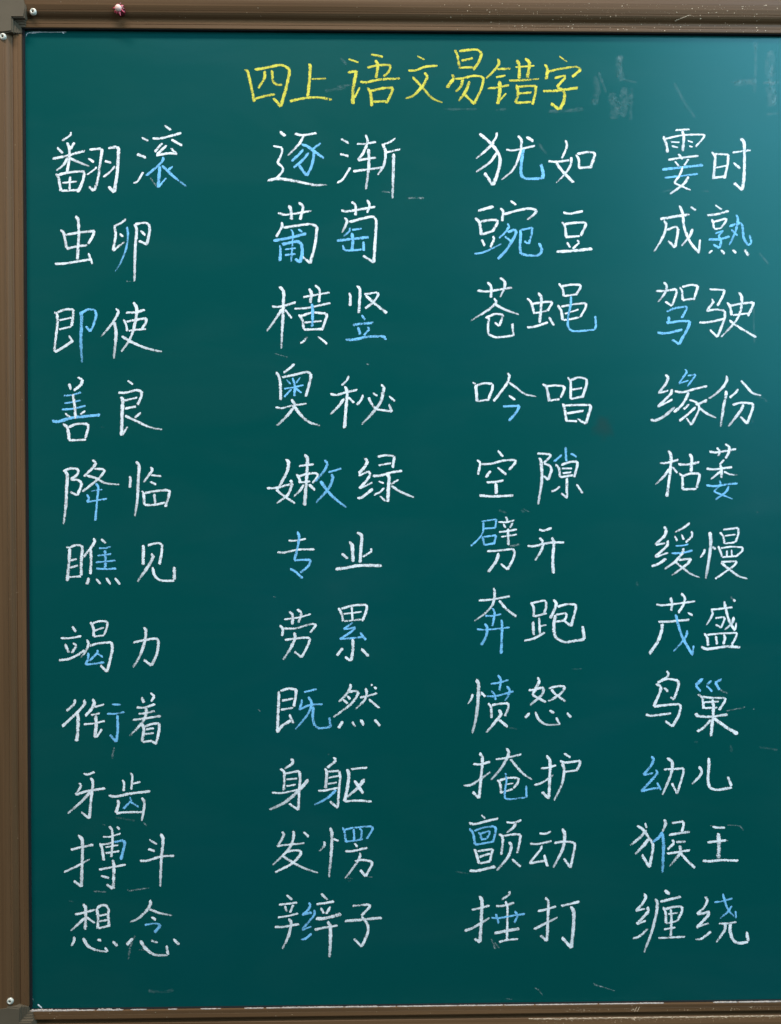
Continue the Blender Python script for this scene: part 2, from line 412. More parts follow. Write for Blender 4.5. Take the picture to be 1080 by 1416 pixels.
INK = """
#四
y41 -1766 5388 -1727 5363 -1688 5197 -1645 4996
y46 -1643 5386 -1485 5413 -1327 5444 -1230 5401 -1222 5340 -1266 5147 -1325 4945 -1416 5044
y41 -1517 5373 -1524 5285 -1600 5162
y41 -1432 5382 -1419 5251 -1372 5207 -1310 5208
y41 -1636 5036 -1521 5067 -1398 5090
#上
y46 -984 5464 -966 5429 -979 5236 -998 5070
y32 -949 5277 -773 5285
y44 -1214 5007 -1029 5047 -853 5053 -704 5028
#语
y32 -500 5523 -380 5482
y48 -509 5358 -403 5380 -444 5170 -448 4977
y28 -430 5047 -363 5184
y41 -226 5579 -80 5554
y41 -271 5420 -147 5448 -6 5453 12 5436 -15 5365 -77 5312
y41 -174 5513 -144 5452 -165 5294
y49 -359 5249 -289 5241 -112 5277 126 5291
y46 -271 5179 -233 5118 -215 4952
y41 -227 5136 -77 5172 43 5176 2 5067 -46 4988
y41 -210 5005 -42 5014
#文
y28 335 5566 427 5521
y41 227 5388 312 5388 435 5435 586 5448
y46t 426 5365 467 5316 409 5210 293 5087 193 5047
y41t 280 5311 400 5184 523 5053 647 5001
#易
y41 798 5643 828 5581 860 5410
y41 851 5626 966 5644 1073 5645 1126 5601 1090 5496 1023 5404
y41 878 5512 1019 5544
y41 869 5427 1019 5434
y48 768 5344 789 5300 700 5182
y41 798 5292 895 5298 1019 5328 1117 5320 1148 5285 1116 5162 1033 4986 922 5099
y46t 895 5284 868 5196 806 5134
y46t 980 5267 930 5143 842 5020
#错
y42t 1324 5541 1338 5480 1267 5383 1179 5299
y41 1312 5413 1485 5419
y41 1303 5313 1418 5336
y41 1196 5177 1320 5190 1462 5220
y51 1347 5269 1347 5146 1324 4987
y30 1347 5032 1427 5120
y32 1542 5437 1773 5456
y46 1555 5525 1586 5464 1586 5297
y48 1657 5543 1711 5491 1684 5306
y42t 1462 5273 1604 5279 1835 5298
y46 1554 5226 1572 5112 1542 5006
y41 1578 5200 1693 5210 1791 5210 1782 5113 1746 4981
y41 1578 5116 1737 5134
y41 1542 5003 1737 5016
#字
y26 2075 5578 2173 5507
y48 1902 5475 1933 5413 1920 5294
y41 1942 5387 2101 5423 2279 5447 2347 5416 2235 5324
y41 2022 5309 2137 5336 2155 5318 2048 5200
y48 2057 5194 2137 5142 2134 5028 2080 4925 1977 5000
y46 1879 5149 2030 5154 2306 5191
#翻
w34 -3869 4621 -3878 4581 -3978 4511
w41 -4036 4432 -3967 4362
w41 -3826 4494 -3879 4406
w41 -4095 4295 -3906 4336 -3700 4395
w41 -3914 4494 -3888 4415 -3892 4293 -3916 4136
w41t -3910 4310 -3959 4223 -4047 4152
w41t -3880 4302 -3784 4258 -3649 4207
w41 -4050 4117 -4021 4065 -3993 3908
w41 -4033 4100 -3890 4132 -3733 4145 -3712 4119 -3734 4014 -3790 3891
w34 -3882 4083 -3891 3926
w32 -3978 4004 -3795 4023
w41 -3987 3908 -3787 3918
w41 -3647 4408 -3504 4421 -3495 4391 -3523 4207 -3550 4032 -3595 3910 -3655 3962
w41 -3662 4303 -3592 4256
w28 -3681 4102 -3593 4163 -3558 4198
w48 -3420 4426 -3312 4444 -3294 4409 -3314 4121 -3350 3893 -3420 3963
w41 -3461 4269 -3383 4252
w32 -3480 4076 -3401 4138 -3339 4208
#滚
w41 -3014 4559 -2935 4516
w44 -3071 4358 -2963 4315
w30 -3119 4008 -3069 4026 -2999 4140
w41 -2737 4704 -2660 4649
w41 -2883 4546 -2769 4552 -2532 4615
w41 -2766 4491 -2813 4438 -2857 4385
w41 -2655 4535 -2524 4461
w41 -2713 4465 -2831 4351
w41 -2840 4342 -2682 4369 -2595 4361
w41 -2661 4430 -2586 4352
b41 -2753 4325 -2762 4281 -2823 4211 -2961 4096
b49 -2797 4211 -2806 4088 -2821 3948
b30 -2816 3957 -2719 4071
b34 -2639 4212 -2692 4168
b44t -2771 4220 -2631 4089 -2474 3967
f21 -2912 4070 -2842 3974
#逐
w48 -1339 4639 -1274 4586
w35 -1422 4463 -1313 4446 -1317 4376 -1370 4261 -1305 4200 -1314 4148 -1385 4068
w48t -1490 4042 -1367 4069 -1174 4043 -910 3992 -768 3996
w41 -1157 4613 -1066 4596 -893 4623
w41t -1048 4588 -1110 4482 -1246 4345
b41 -1075 4482 -996 4456 -926 4378 -962 4202 -1015 4105 -1111 4236
b41 -1053 4430 -1102 4368 -1199 4280
b41 -987 4386 -1067 4289 -1173 4201
b41 -841 4501 -952 4416
b49 -952 4421 -803 4317
#渐
w41 -594 4555 -499 4503
w41 -605 4371 -503 4345
w35 -645 4019 -574 4063 -482 4208
w34 -400 4495 -308 4495 -167 4519
w41 -294 4606 -269 4530 -317 4398 -388 4296
w41 -388 4296 -167 4329
w46t -259 4434 -256 4223 -292 3942
w41 -447 4161 -274 4184 -88 4210
w35 72 4567 10 4523 -79 4487
w41t -88 4496 -53 4400 -71 4241 -147 4118
w34 -44 4391 130 4432
w44t 48 4379 40 4049 31 3834
f21 -98 3916 8 3908
f32 212 3838 327 3842 415 3835
#犹
w35 1311 4644 1302 4583 1231 4485
w41t 1276 4521 1178 4424 1054 4321
w48 1098 4626 1196 4547 1302 4433 1352 4319 1320 4142 1263 4001 1157 4150
w41t 1311 4398 1231 4283 1057 4159
w35 1426 4434 1515 4425 1782 4483
w41t 1569 4605 1613 4549 1595 4390 1515 4196 1369 4067
w46 1675 4593 1759 4536
b48 1640 4444 1613 4285 1613 4126 1675 4082 1871 4083 1880 4145 1853 4259
#如
w41 1945 4295 2049 4290 2200 4309
w35 2155 4555 2173 4482 2111 4331
w46 2040 4278 2120 4173 2254 4037
w41t 2227 4350 2218 4252 2138 4129 2040 4031
w35 2280 4380 2316 4323 2325 4209
w41 2298 4385 2422 4409 2512 4404 2512 4360 2458 4209
w41 2325 4214 2467 4227
#霎
w35 3511 4683 3689 4693
w44 3364 4611 3395 4523 3416 4408
w32 3386 4576 3600 4622 3868 4632 3860 4596 3761 4481
w41 3596 4674 3614 4595 3601 4427
w30 3454 4541 3561 4533
w30 3466 4488 3543 4471
w28 3663 4556 3726 4534
w30 3681 4489 3722 4477
w41 3547 4391 3601 4330
w35 3422 4320 3601 4348 3798 4370
w32 3502 4303 3556 4241
w32 3672 4330 3619 4250
b49 3347 4201 3565 4224 3852 4257
b35 3378 4099 3601 4126 3789 4150
w34 3601 4241 3565 4135 3494 4037 3700 3950
w41t 3673 4118 3619 4029 3444 3901
#时
w41 3959 4420 4003 4358 3981 4084
w41 4003 4394 4165 4389 4160 4279 4117 4093
w30 4013 4226 4147 4253
w41 3986 4102 4121 4120
w35 4218 4413 4442 4444
w44 4316 4590 4361 4528 4363 4156 4340 3953 4237 4041
w41 4228 4289 4314 4218
#虫
w41 -4003 3436 -3965 3401 -3931 3217
w41 -3939 3375 -3773 3407 -3589 3425 -3616 3358 -3669 3267
w41 -3931 3209 -3791 3239 -3678 3253
w46 -3820 3606 -3789 3559 -3782 3375 -3801 3078
w41 -4072 3024 -3933 3033 -3635 3082
w35 -3666 3157 -3621 3026
#卵
w35 -3209 3574 -3265 3526 -3356 3482
w39 -3353 3482 -3336 3377 -3369 3188 -3231 3293
w41 -3287 3391 -3245 3356
b32t -3199 3477 -3187 3377 -3214 3202 -3286 3027 -3347 2935
w42t -3108 3509 -3082 3448 -3101 3202 -3112 2816
w41 -3099 3509 -2985 3527 -2932 3510 -2924 3431 -2960 3264 -3056 3308
w41 -3034 3431 -2977 3375
f18 -3208 2816 -3103 2816
#葡
w41 -1365 3652 -1263 3630 -955 3679
w49 -1236 3744 -1207 3692 -1202 3572
w42 -1113 3780 -1060 3727 -1096 3569
w39 -1320 3542 -1317 3489 -1387 3361
w41 -1299 3472 -1158 3495 -964 3517 -890 3485 -912 3288 -974 3042 -1071 3121
b49 -1423 3313 -1229 3349 -1021 3402
b32 -1211 3454 -1185 3411 -1191 3252 -1209 3059
b32 -1119 3455 -1067 3420
b41 -1344 3261 -1335 3199 -1345 3067
b49 -1317 3269 -1141 3305 -1079 3279 -1071 3165 -1098 3050 -1159 3094
b32 -1282 3208 -1150 3226
b32 -1283 3138 -1150 3156
#萄
w41 -593 3685 -522 3673 -178 3731
w42 -469 3791 -420 3748 -417 3624
w35 -278 3815 -248 3748 -279 3657
w39t -554 3597 -523 3554 -585 3413
w41 -496 3545 -381 3575 -213 3611 -169 3564 -179 3344 -197 3053 -329 3135
b41 -488 3475 -497 3431 -567 3369
b35 -461 3448 -346 3466
b46 -647 3316 -453 3339 -258 3361
b46 -470 3413 -453 3343 -462 3202
b35 -577 3263 -559 3201 -453 3198 -347 3211
b39 -325 3308 -320 3193
#豌
w49 1080 3686 1160 3710 1270 3740
w44 1044 3603 1097 3542 1124 3392
w44 1097 3551 1213 3574 1320 3574 1311 3525 1257 3437
w41 1133 3401 1257 3440
w41 1124 3339 1163 3260
w35 1263 3380 1275 3340 1231 3242
b35t 1035 3162 1124 3175 1248 3225 1369 3287
w35 1480 3812 1547 3759
w39 1352 3719 1387 3684 1376 3561
w41t 1400 3645 1568 3694 1711 3717 1803 3695 1764 3641 1684 3579
b35 1440 3534 1465 3499 1408 3419 1337 3357
b42 1444 3428 1524 3455 1554 3438 1515 3349 1426 3208 1323 3098
b39 1408 3375 1488 3317
b42 1595 3455 1604 3402 1595 3261 1604 3164 1693 3146 1818 3147 1862 3209 1832 3297
b35 1604 3455 1746 3482 1737 3403 1702 3283 1648 3318
#豆
w39 2129 3669 2209 3656 2370 3688
w41 2111 3560 2147 3510 2165 3369
w41 2147 3528 2281 3546 2396 3550 2405 3520 2343 3387
w39 2156 3369 2334 3384
w39 2174 3307 2213 3242
w35 2299 3334 2325 3302 2245 3228
w49 2046 3192 2227 3201 2486 3228
#成
w49 3325 3594 3495 3625 3688 3654
w39t 3370 3577 3397 3533 3379 3426 3317 3302 3245 3192
w41 3406 3462 3513 3501 3549 3480 3531 3356 3505 3246 3424 3329
w42 3566 3760 3602 3657 3621 3498 3693 3321 3810 3179
w32 3818 3348 3804 3179
w39t 3725 3477 3693 3392 3589 3267
w39 3701 3746 3767 3702
#熟
w32 4005 3769 4090 3712
w42 3907 3641 4032 3659 4176 3698
w34 3961 3597 3982 3544 3988 3481
w35 3979 3561 4140 3606 4131 3562 4078 3491
w32 3997 3473 4087 3491
b32 4006 3419 4105 3455 4042 3384
b42 3926 3348 4051 3349 4186 3385
b39 4048 3384 4078 3322 4055 3242 3980 3286
b39t 4266 3651 4287 3598 4257 3447 4181 3278
b42 4180 3509 4320 3554 4347 3500 4356 3376 4410 3279 4455 3306 4437 3403
b35 4203 3468 4284 3394
w39 3926 3176 3971 3215
w42 4078 3219 4123 3171
w39 4222 3220 4267 3181
w46 4371 3225 4420 3149
#即
w39 -4085 2437 -4050 2423 -4046 2314 -4089 1963
w39 -4056 2434 -3954 2472 -3853 2473 -3858 2385 -3877 2271
w32 -4025 2341 -3867 2376
w32 -4029 2230 -3877 2266
w42 -4080 1955 -3975 2016 -3860 2095
w32 -3912 2157 -3861 2078
b46t -3765 2447 -3754 2368 -3764 2104 -3754 1827
b39 -3758 2429 -3674 2473 -3595 2470 -3578 2403 -3614 2280 -3655 2206 -3702 2271
#使
w39t -3338 2488 -3310 2442 -3378 2315 -3519 2143
w46t -3360 2324 -3340 2193 -3353 2017 -3368 1876
w41 -3216 2435 -3096 2442 -2988 2471
w34 -3246 2351 -3217 2289 -3203 2210
w39 -3211 2325 -3097 2348 -2971 2369 -2978 2316 -3027 2237
w32 -3185 2214 -3098 2228 -2975 2237
w44t -3127 2562 -3087 2492 -3106 2316 -3168 2122 -3275 1961
w42t -3270 2149 -3134 2070 -2959 2000 -2783 1961
#横
w39 -1440 2512 -1338 2513 -1152 2566
w46t -1355 2756 -1302 2698 -1306 2460 -1331 2001
w39t -1320 2486 -1391 2372 -1507 2213
w35 -1285 2477 -1201 2372
w35 -1064 2628 -914 2654 -737 2687
w42 -993 2734 -963 2681 -976 2557
w35 -917 2774 -861 2716 -870 2566
w35 -1170 2486 -1003 2499 -729 2558
w39 -1118 2416 -1074 2354 -1057 2240
w39 -1091 2398 -950 2439 -782 2429 -777 2390 -836 2223
w32 -1047 2319 -835 2337
w39 -1057 2231 -836 2240
b46 -953 2549 -946 2460 -954 2266
w35 -1101 2063 -1057 2090 -1013 2146
w35 -884 2147 -827 2108 -771 2055
#竖
w39 -499 2682 -486 2638 -490 2523
w42 -405 2770 -369 2726 -375 2550 -384 2435
w34 -316 2665 -154 2688 -145 2656 -207 2568 -305 2493
w42 -304 2656 -207 2568 -39 2436
b34 -349 2412 -305 2352
b49 -455 2288 -349 2306 -208 2317
b42 -394 2267 -367 2175
b39 -279 2267 -252 2241 -323 2161
b49 -544 2108 -438 2112 -261 2147 -84 2148 -52 2109
f18 -289 1817 -262 1805
#苍
w39 1074 2715 1195 2703 1497 2752
w42 1195 2815 1239 2765 1239 2627
w39t 1351 2872 1408 2819 1399 2739 1351 2633
w41t 1275 2620 1310 2571 1212 2482 990 2344
w41t 1292 2544 1408 2482 1582 2421
w39 1168 2385 1212 2376 1203 2287 1203 2181 1301 2142 1515 2164 1500 2309
w39 1186 2385 1283 2426 1387 2420 1372 2367 1340 2279 1283 2323
#蝇
w39 1684 2621 1729 2572 1773 2430
w39 1746 2550 1889 2575 1992 2576 1982 2546 1933 2466
w32 1782 2439 1925 2466
w46 1818 2687 1857 2634 1853 2501 1835 2315
w39 1684 2262 1782 2274 1942 2327
w39 1951 2391 2014 2285
w39 2071 2802 2121 2741 2135 2643
w39 2112 2767 2228 2789 2344 2785 2335 2741 2281 2658
w35 2138 2647 2281 2670
w39 2058 2537 2103 2466 2121 2351
w35 2103 2519 2246 2546 2406 2564 2406 2511 2335 2387
w28 2148 2431 2317 2484
w35 2130 2351 2326 2387
b35 2224 2647 2219 2537 2192 2413 2189 2271 2255 2218 2514 2236 2532 2289 2522 2405
#驾
w39 3273 2713 3390 2717 3524 2739 3529 2691 3471 2531 3390 2584
w39t 3371 2823 3407 2770 3381 2681 3300 2578
w39 3569 2762 3596 2708 3605 2602
w39 3596 2762 3712 2789 3793 2775 3784 2736 3739 2602
w35 3605 2602 3730 2620
b39 3408 2460 3515 2504 3659 2522 3650 2487 3591 2380
b42 3423 2397 3444 2358 3405 2317
b42 3408 2317 3570 2344 3695 2341 3677 2273 3561 2060 3472 2117
b42 3292 2202 3391 2193 3602 2238
#驶
w35 3936 2736 4125 2727 4107 2665 4036 2532
w39 3964 2620 3982 2576 3901 2469
w39 3901 2469 4018 2487 4126 2473 4126 2381 4037 2149 3943 2238
w39 3812 2327 3928 2331 4117 2372
w39 4161 2576 4197 2505 4212 2416
w39 4188 2532 4323 2559 4481 2577 4476 2533 4413 2408
w32 4225 2417 4440 2444
w39t 4301 2698 4337 2639 4323 2470 4252 2328 4082 2149
w39 4183 2354 4324 2257 4522 2146
#善
w39 -3911 1573 -3891 1498
w42 -3806 1651 -3750 1621 -3771 1559 -3856 1489
b32 -3975 1427 -3874 1433 -3765 1468
b32 -3971 1334 -3874 1348 -3773 1369
b35 -4001 1257 -3857 1269 -3714 1304
b53 -4121 1120 -4051 1111 -3876 1158 -3700 1176 -3539 1193
w39 -3865 1445 -3848 1313 -3837 1146
w35 -3963 1211 -3902 1164
w35 -3717 1243 -3779 1199
w42 -3990 1084 -3938 1040 -3913 891
w39 -3920 1040 -3824 1081 -3687 1081 -3684 1031 -3720 908
w39 -3921 882 -3711 890
#良
w32 -3203 1612 -3137 1563
w39 -3316 1463 -3225 1463 -3102 1493 -3032 1480 -3036 1428 -3082 1313
w35 -3243 1366 -3085 1405
w39 -3235 1269 -3103 1295
w49 -3292 1410 -3264 1383 -3270 1225 -3281 939
w32 -3272 943 -3207 1049
w35 -3042 1221 -3118 1158
w39t -3236 1181 -3104 1119 -2929 1040 -2785 1013
#奥
w42 -1173 1816 -1226 1763 -1306 1705
w42 -1397 1710 -1362 1666 -1342 1542 -1342 1375
w42 -1323 1652 -1200 1675 -1023 1716 -970 1693 -979 1613 -1033 1415
b28 -1271 1622 -1218 1569
b28 -1103 1649 -1151 1581
b28 -1298 1511 -1183 1528 -1059 1557
b35 -1196 1645 -1168 1543 -1174 1419
b28 -1209 1507 -1298 1410
b35 -1156 1516 -1086 1458
w35 -1404 1286 -1325 1274 -1201 1304 -1021 1330
w46t -1210 1383 -1166 1313 -1255 1189 -1388 1060
w46t -1175 1295 -1095 1189 -990 1101 -862 1062
#秘
w35 -507 1670 -532 1613 -596 1552
w39 -732 1445 -653 1437 -528 1472 -401 1499
w42 -555 1543 -528 1472 -547 1224 -562 1030
w39t -564 1392 -635 1295 -733 1198
w39 -511 1405 -444 1339
w42 -334 1440 -352 1384 -408 1313
w41t -267 1405 -219 1313 -157 1260 20 1233 -18 1322
w46t -112 1560 -77 1534 -112 1366 -210 1224 -352 1074
w39 -213 1458 -157 1422
w35 -15 1422 56 1357
#吟
w32 1012 1587 1051 1570
w42 1051 1561 1066 1357
w39 1060 1552 1158 1579 1256 1570 1256 1508 1208 1392
w35 1066 1357 1220 1380
w39 1440 1706 1465 1667 1425 1561 1269 1357
w39t 1458 1588 1550 1526 1657 1446 1803 1416
w39 1457 1428 1536 1375
b39 1386 1295 1479 1298 1589 1304 1550 1224 1457 1117
#唱
w42 1875 1570 1921 1534 1957 1357
w39 1925 1543 2032 1552 2139 1543 2139 1499 2095 1401
w39 1961 1366 2086 1384
w39 2184 1654 2219 1597 2220 1384
w39 2219 1615 2318 1650 2416 1632 2416 1561 2363 1401
w35 2232 1499 2362 1522
w39 2220 1384 2371 1419
w42 2121 1330 2139 1295 2171 1113
w42 2148 1304 2282 1312 2470 1312 2461 1259 2408 1081 2300 1144
w39 2175 1209 2381 1241
w39 2166 1117 2300 1113
#缘
w42 3392 1686 3424 1651 3401 1579 3312 1458
w32 3306 1455 3428 1490
w42 3473 1508 3464 1455 3303 1291
w32 3299 1286 3482 1380
w49t 3210 1134 3267 1120 3375 1170 3509 1286
b32 3634 1754 3661 1722 3557 1571
b32 3670 1672 3769 1690 3760 1669 3661 1535
b28 3571 1579 3679 1615
w39 3509 1482 3608 1469 3751 1508 3913 1544
w42 3679 1469 3662 1419 3599 1312 3500 1223
w32 3689 1375 3769 1348 3809 1303 3806 1241 3716 1066 3653 1152
w39 3689 1321 3608 1250
w39 3770 1286 3680 1205 3564 1113
w46 3910 1369 3770 1312
w39t 3806 1286 3896 1214 4025 1152
#份
w41t 4155 1672 4155 1615 4110 1535 4003 1437 3931 1392
w49t 4143 1491 4147 1437 4120 1312 4080 1041
w39 4299 1508 4264 1464 4192 1401
w39t 4330 1612 4380 1562 4471 1464 4582 1428
w39 4228 1312 4327 1339 4480 1330 4480 1277 4409 1080 4327 1169
w42t 4363 1321 4327 1241 4175 1045
#降
w49t -3971 503 -3942 468 -3952 256 -3962 80 -3990 -141
w42 -3989 503 -3915 538 -3827 535 -3807 503 -3828 459 -3902 406
w39 -3902 406 -3811 397 -3767 362 -3776 318 -3821 212 -3908 256
w39 -3637 644 -3590 608 -3626 555 -3740 441
w39 -3613 538 -3494 529 -3494 502 -3565 414 -3759 256
w39t -3705 453 -3600 423 -3478 361 -3306 343
b35 -3597 361 -3566 308 -3581 167 -3604 -98
b25 -3654 264 -3517 282
b32 -3707 224 -3681 176 -3707 132 -3584 150 -3461 170
#临
w39 -3187 445 -3175 410 -3183 304
w46t -3107 625 -3069 572 -3082 378 -3092 166 -3125 -46
w39t -2928 558 -2911 519 -2950 457 -3017 369
w32 -2924 457 -2801 445
w39 -2936 378 -2863 342
w42 -3039 263 -3018 237 -3008 95
w42 -3004 237 -2863 263 -2714 275 -2701 245 -2750 68
w35 -2890 228 -2873 104
w39 -3005 95 -2899 92 -2758 121
#嫩
w39 -1514 296 -1417 296 -1222 343
w46t -1283 650 -1248 614 -1266 499 -1364 313 -1391 273
w39 -1399 278 -1329 216 -1170 109
w42t -1231 393 -1201 357 -1258 216 -1396 110
w32 -1119 566 -938 587
w46 -1053 708 -1018 658 -1027 428 -1055 82
w42 -1151 467 -1116 410 -1107 357
w39 -1125 437 -1010 472 -894 477 -895 436 -957 357
w32 -1098 366 -983 378
w39t -1063 339 -1108 268 -1184 194
w46 -1001 343 -925 272
b42t -805 640 -770 596 -806 516 -921 375
b35 -762 489 -673 512 -602 534
b42t -726 463 -705 418 -762 286 -913 117
b46t -859 383 -762 250 -656 143 -541 58
#绿
w46 -314 661 -279 622 -318 551 -389 471
w35 -390 445 -274 498
w42 -274 506 -244 462 -283 400 -381 288
w28 -372 288 -221 364
w46 -408 170 -355 178 -216 285
w39 -155 678 -52 696 51 683 28 542
w35 -144 572 10 600
w42 -216 444 -123 448 1 483 143 506
w53 -52 480 -17 426 -26 284 -32 124
w32 -62 133 -127 196
w35 -145 377 -79 352
w39 99 399 10 341
w35 -79 299 -124 249 -204 210
w39t 10 320 125 248 288 177
#空
w35 1322 753 1386 677
w42 1065 638 1108 602 1077 456
w39 1122 584 1247 593 1389 629 1532 637 1546 611 1457 513
w42 1232 504 1175 421
w39 1318 545 1425 456
w39 1184 362 1282 367 1393 385
w46 1297 353 1304 220
w42 1095 202 1247 189 1514 201
#隙
w39 1809 717 1889 712 1970 708 1964 672 1889 601
w39 1889 592 1961 566 1982 512 1943 391 1889 441
w46t 1836 664 1857 601 1863 370 1818 88
b39 2157 800 2166 619
b35 2113 699 2014 615
b39 2220 717 2297 675
w42 2032 583 2077 530 2090 423
w39 2104 574 2211 610 2301 618 2301 565 2265 423
w32 2113 530 2238 533
w32 2122 473 2229 485
w39 2095 423 2247 449
w42 2175 414 2172 173
w35 2179 164 2104 227
w39 2090 312 2041 272 1982 248
w35 2292 337 2372 226
#枯
w39 3326 596 3412 599 3556 638
w46 3426 751 3462 697 3457 510 3413 180
w42t 3444 528 3376 430 3269 332
w35 3484 549 3542 474
w42 3556 581 3664 577 3816 608
w46 3696 710 3721 652 3714 488
w42 3565 474 3606 420 3610 269
w39 3601 429 3700 465 3817 465 3817 420 3781 286
w39 3610 269 3781 277
#萎
w39 3942 738 4023 727 4275 768
w39 4032 786 4068 745 4050 679
w39 4134 830 4185 795 4181 723 4140 652
w39 4122 638 4068 572
w39 3906 527 4005 518 4225 545
w39 4077 572 4092 527 4092 411
w35t 4087 500 4024 447 3955 393
w35t 4123 488 4204 455 4290 452
b39 3902 322 4006 309 4150 330 4294 344
b35t 4063 380 4087 339 3997 241 4096 205 4232 151
b39t 4183 312 4150 241 4016 143
#瞧
w32 -3960 -424 -3913 -424
w46 -3918 -432 -3926 -574 -3951 -835
w42 -3913 -424 -3851 -397 -3781 -398 -3764 -433 -3779 -592 -3780 -769
w35 -3914 -583 -3831 -565
w35 -3923 -671 -3818 -645
w35 -3933 -786 -3784 -778
w42 -3631 -313 -3614 -354 -3676 -451 -3751 -539
w39 -3662 -451 -3660 -592 -3669 -752
w39 -3538 -324 -3479 -372
b32 -3562 -434 -3483 -434 -3421 -416
b32 -3580 -525 -3413 -505
b32 -3603 -607 -3484 -597 -3361 -585
b35 -3599 -681 -3485 -690 -3353 -682
b46 -3492 -460 -3484 -558 -3488 -681
w46 -3687 -796 -3711 -875
w39 -3600 -808 -3547 -872
w39 -3476 -797 -3424 -876
w42 -3371 -797 -3310 -880
#见
w46 -3022 -396 -3027 -639
w39 -2969 -400 -2849 -374 -2793 -392 -2801 -489 -2830 -634
w46t -2929 -503 -2907 -542 -2948 -630 -3098 -846
w39 -2913 -669 -2887 -772 -2817 -829 -2649 -835
w49 -2648 -663 -2649 -826
#专
w32 -1251 -348 -1172 -349 -1039 -328
w35 -1388 -490 -1305 -494 -1137 -459 -933 -456
b39 -1145 -237 -1122 -299 -1146 -459 -1181 -592 -1066 -583 -978 -587 -1013 -663 -1111 -743
b39 -1235 -693 -1164 -734 -1081 -811
#业
w49 -507 -363 -472 -407 -463 -612
w44 -413 -248 -356 -292 -360 -408 -375 -621
w42 -601 -510 -525 -571
w32 -241 -444 -232 -483 -342 -550
w57 -677 -700 -534 -683 -392 -657 -108 -658
#劈
b28 1121 -118 1303 -92 1291 -199
b32 1148 -207 1291 -199
b28 1143 -131 1136 -252 1077 -341 987 -421
b35 1130 -302 1157 -412
b32 1148 -309 1300 -288 1273 -404
b35 1157 -409 1264 -391
w32 1416 -60 1443 -110
w35 1327 -128 1425 -128 1523 -107
w32 1389 -149 1416 -199
w32 1505 -137 1469 -199
w32 1336 -249 1443 -239 1559 -217
w32 1362 -310 1559 -280
w39 1446 -208 1452 -413
w35 1189 -484 1300 -481 1505 -458 1528 -503 1505 -592 1439 -713 1357 -641
w46 1332 -506 1300 -609 1201 -742
f32 1469 -428 1595 -399
#开
w39 1832 -222 1890 -233 1988 -201
w39 1689 -423 1782 -423 1961 -383 2140 -380
w46t 1836 -322 1875 -370 1863 -468 1782 -602
w46 1988 -317 2015 -379 2001 -558 2006 -763
#缓
w42 3378 -187 3414 -231 3378 -312 3270 -410
w32 3279 -415 3396 -392
w42 3428 -357 3414 -428 3267 -562
w32 3280 -565 3432 -509
w46 3226 -678 3307 -651 3406 -584
w42t 3701 -143 3647 -187 3518 -258
w35 3513 -303 3544 -369
w35 3597 -285 3626 -352
w35 3720 -245 3729 -304 3648 -384
b28 3522 -428 3612 -423 3684 -406
b35 3472 -518 3612 -513 3735 -483
w46t 3621 -456 3612 -509 3523 -616 3388 -714
w39t 3567 -602 3720 -585 3667 -653 3478 -792
w39t 3523 -625 3631 -715 3721 -778 3825 -818
#慢
w46t 3950 -256 3963 -385 3937 -618 3901 -833
w39t 3891 -465 3873 -519 3828 -573
w42 3981 -439 4023 -471
w35 4076 -260 4116 -314 4134 -403
w35 4116 -228 4305 -207 4305 -278 4269 -386
w28 4134 -305 4269 -287
w32 4134 -400 4260 -386
w35 4053 -430 4080 -493 4102 -564
w32 4089 -457 4225 -439 4360 -449 4351 -494 4270 -565
w32 4162 -484 4162 -565
w32 4221 -475 4225 -556
w32 4102 -568 4279 -556
w35 4090 -627 4288 -619 4252 -672 4018 -837
w39t 4090 -636 4189 -717 4316 -807 4421 -838
#竭
w39 -3893 -1388 -3850 -1459
w35 -4035 -1533 -3930 -1533 -3785 -1509
w39 -3983 -1604 -3940 -1710
w35 -3886 -1592 -3842 -1627 -3904 -1716
w42 -4058 -1804 -3931 -1786 -3808 -1725 -3746 -1681
w42t -3719 -1552 -3698 -1602 -3728 -1690 -3791 -1770
w39 -3673 -1336 -3639 -1407 -3634 -1513
w35 -3647 -1354 -3559 -1327 -3462 -1333 -3475 -1408 -3507 -1496
w32 -3630 -1446 -3507 -1404
w32 -3631 -1517 -3507 -1500
w39 -3684 -1628 -3578 -1599 -3420 -1585 -3406 -1656 -3439 -1816 -3475 -1949 -3554 -1868
b35 -3702 -1711 -3703 -1779 -3735 -1858 -3615 -1847 -3506 -1830
b35 -3588 -1677 -3588 -1709 -3685 -1814
b35 -3588 -1726 -3523 -1766
#力
w42 -3152 -1590 -3015 -1561 -2874 -1544 -2847 -1579 -2866 -1730 -2932 -1875 -3025 -1804
w46t -3028 -1410 -2996 -1445 -3015 -1587 -3078 -1764 -3158 -1897
#劳
w32 -1308 -1315 -1140 -1294 -980 -1250
w39 -1249 -1219 -1207 -1258 -1207 -1379
w39 -1153 -1191 -1095 -1232 -1108 -1294 -1136 -1356
w39 -1362 -1386 -1326 -1436 -1335 -1521
w35 -1308 -1427 -1176 -1427 -980 -1375 -913 -1380 -990 -1482
w35 -1300 -1569 -1176 -1552 -1034 -1540 -990 -1553 -1017 -1633 -1097 -1784 -1185 -1712
w46t -1185 -1475 -1176 -1543 -1230 -1667 -1322 -1813
#累
w39 -642 -1175 -607 -1243 -586 -1341
w39 -607 -1186 -447 -1146 -296 -1141 -296 -1200 -350 -1342
w28 -580 -1252 -358 -1226
w32 -479 -1163 -469 -1333
w32 -575 -1341 -359 -1319
b35 -465 -1359 -581 -1439 -465 -1425 -430 -1413
b39 -430 -1422 -492 -1475 -626 -1560 -466 -1550 -315 -1533
b35 -377 -1479 -306 -1574
w42 -466 -1561 -466 -1689 -488 -1832
w42 -493 -1832 -564 -1781
w49 -591 -1671 -662 -1763
w42 -363 -1681 -274 -1776
#奔
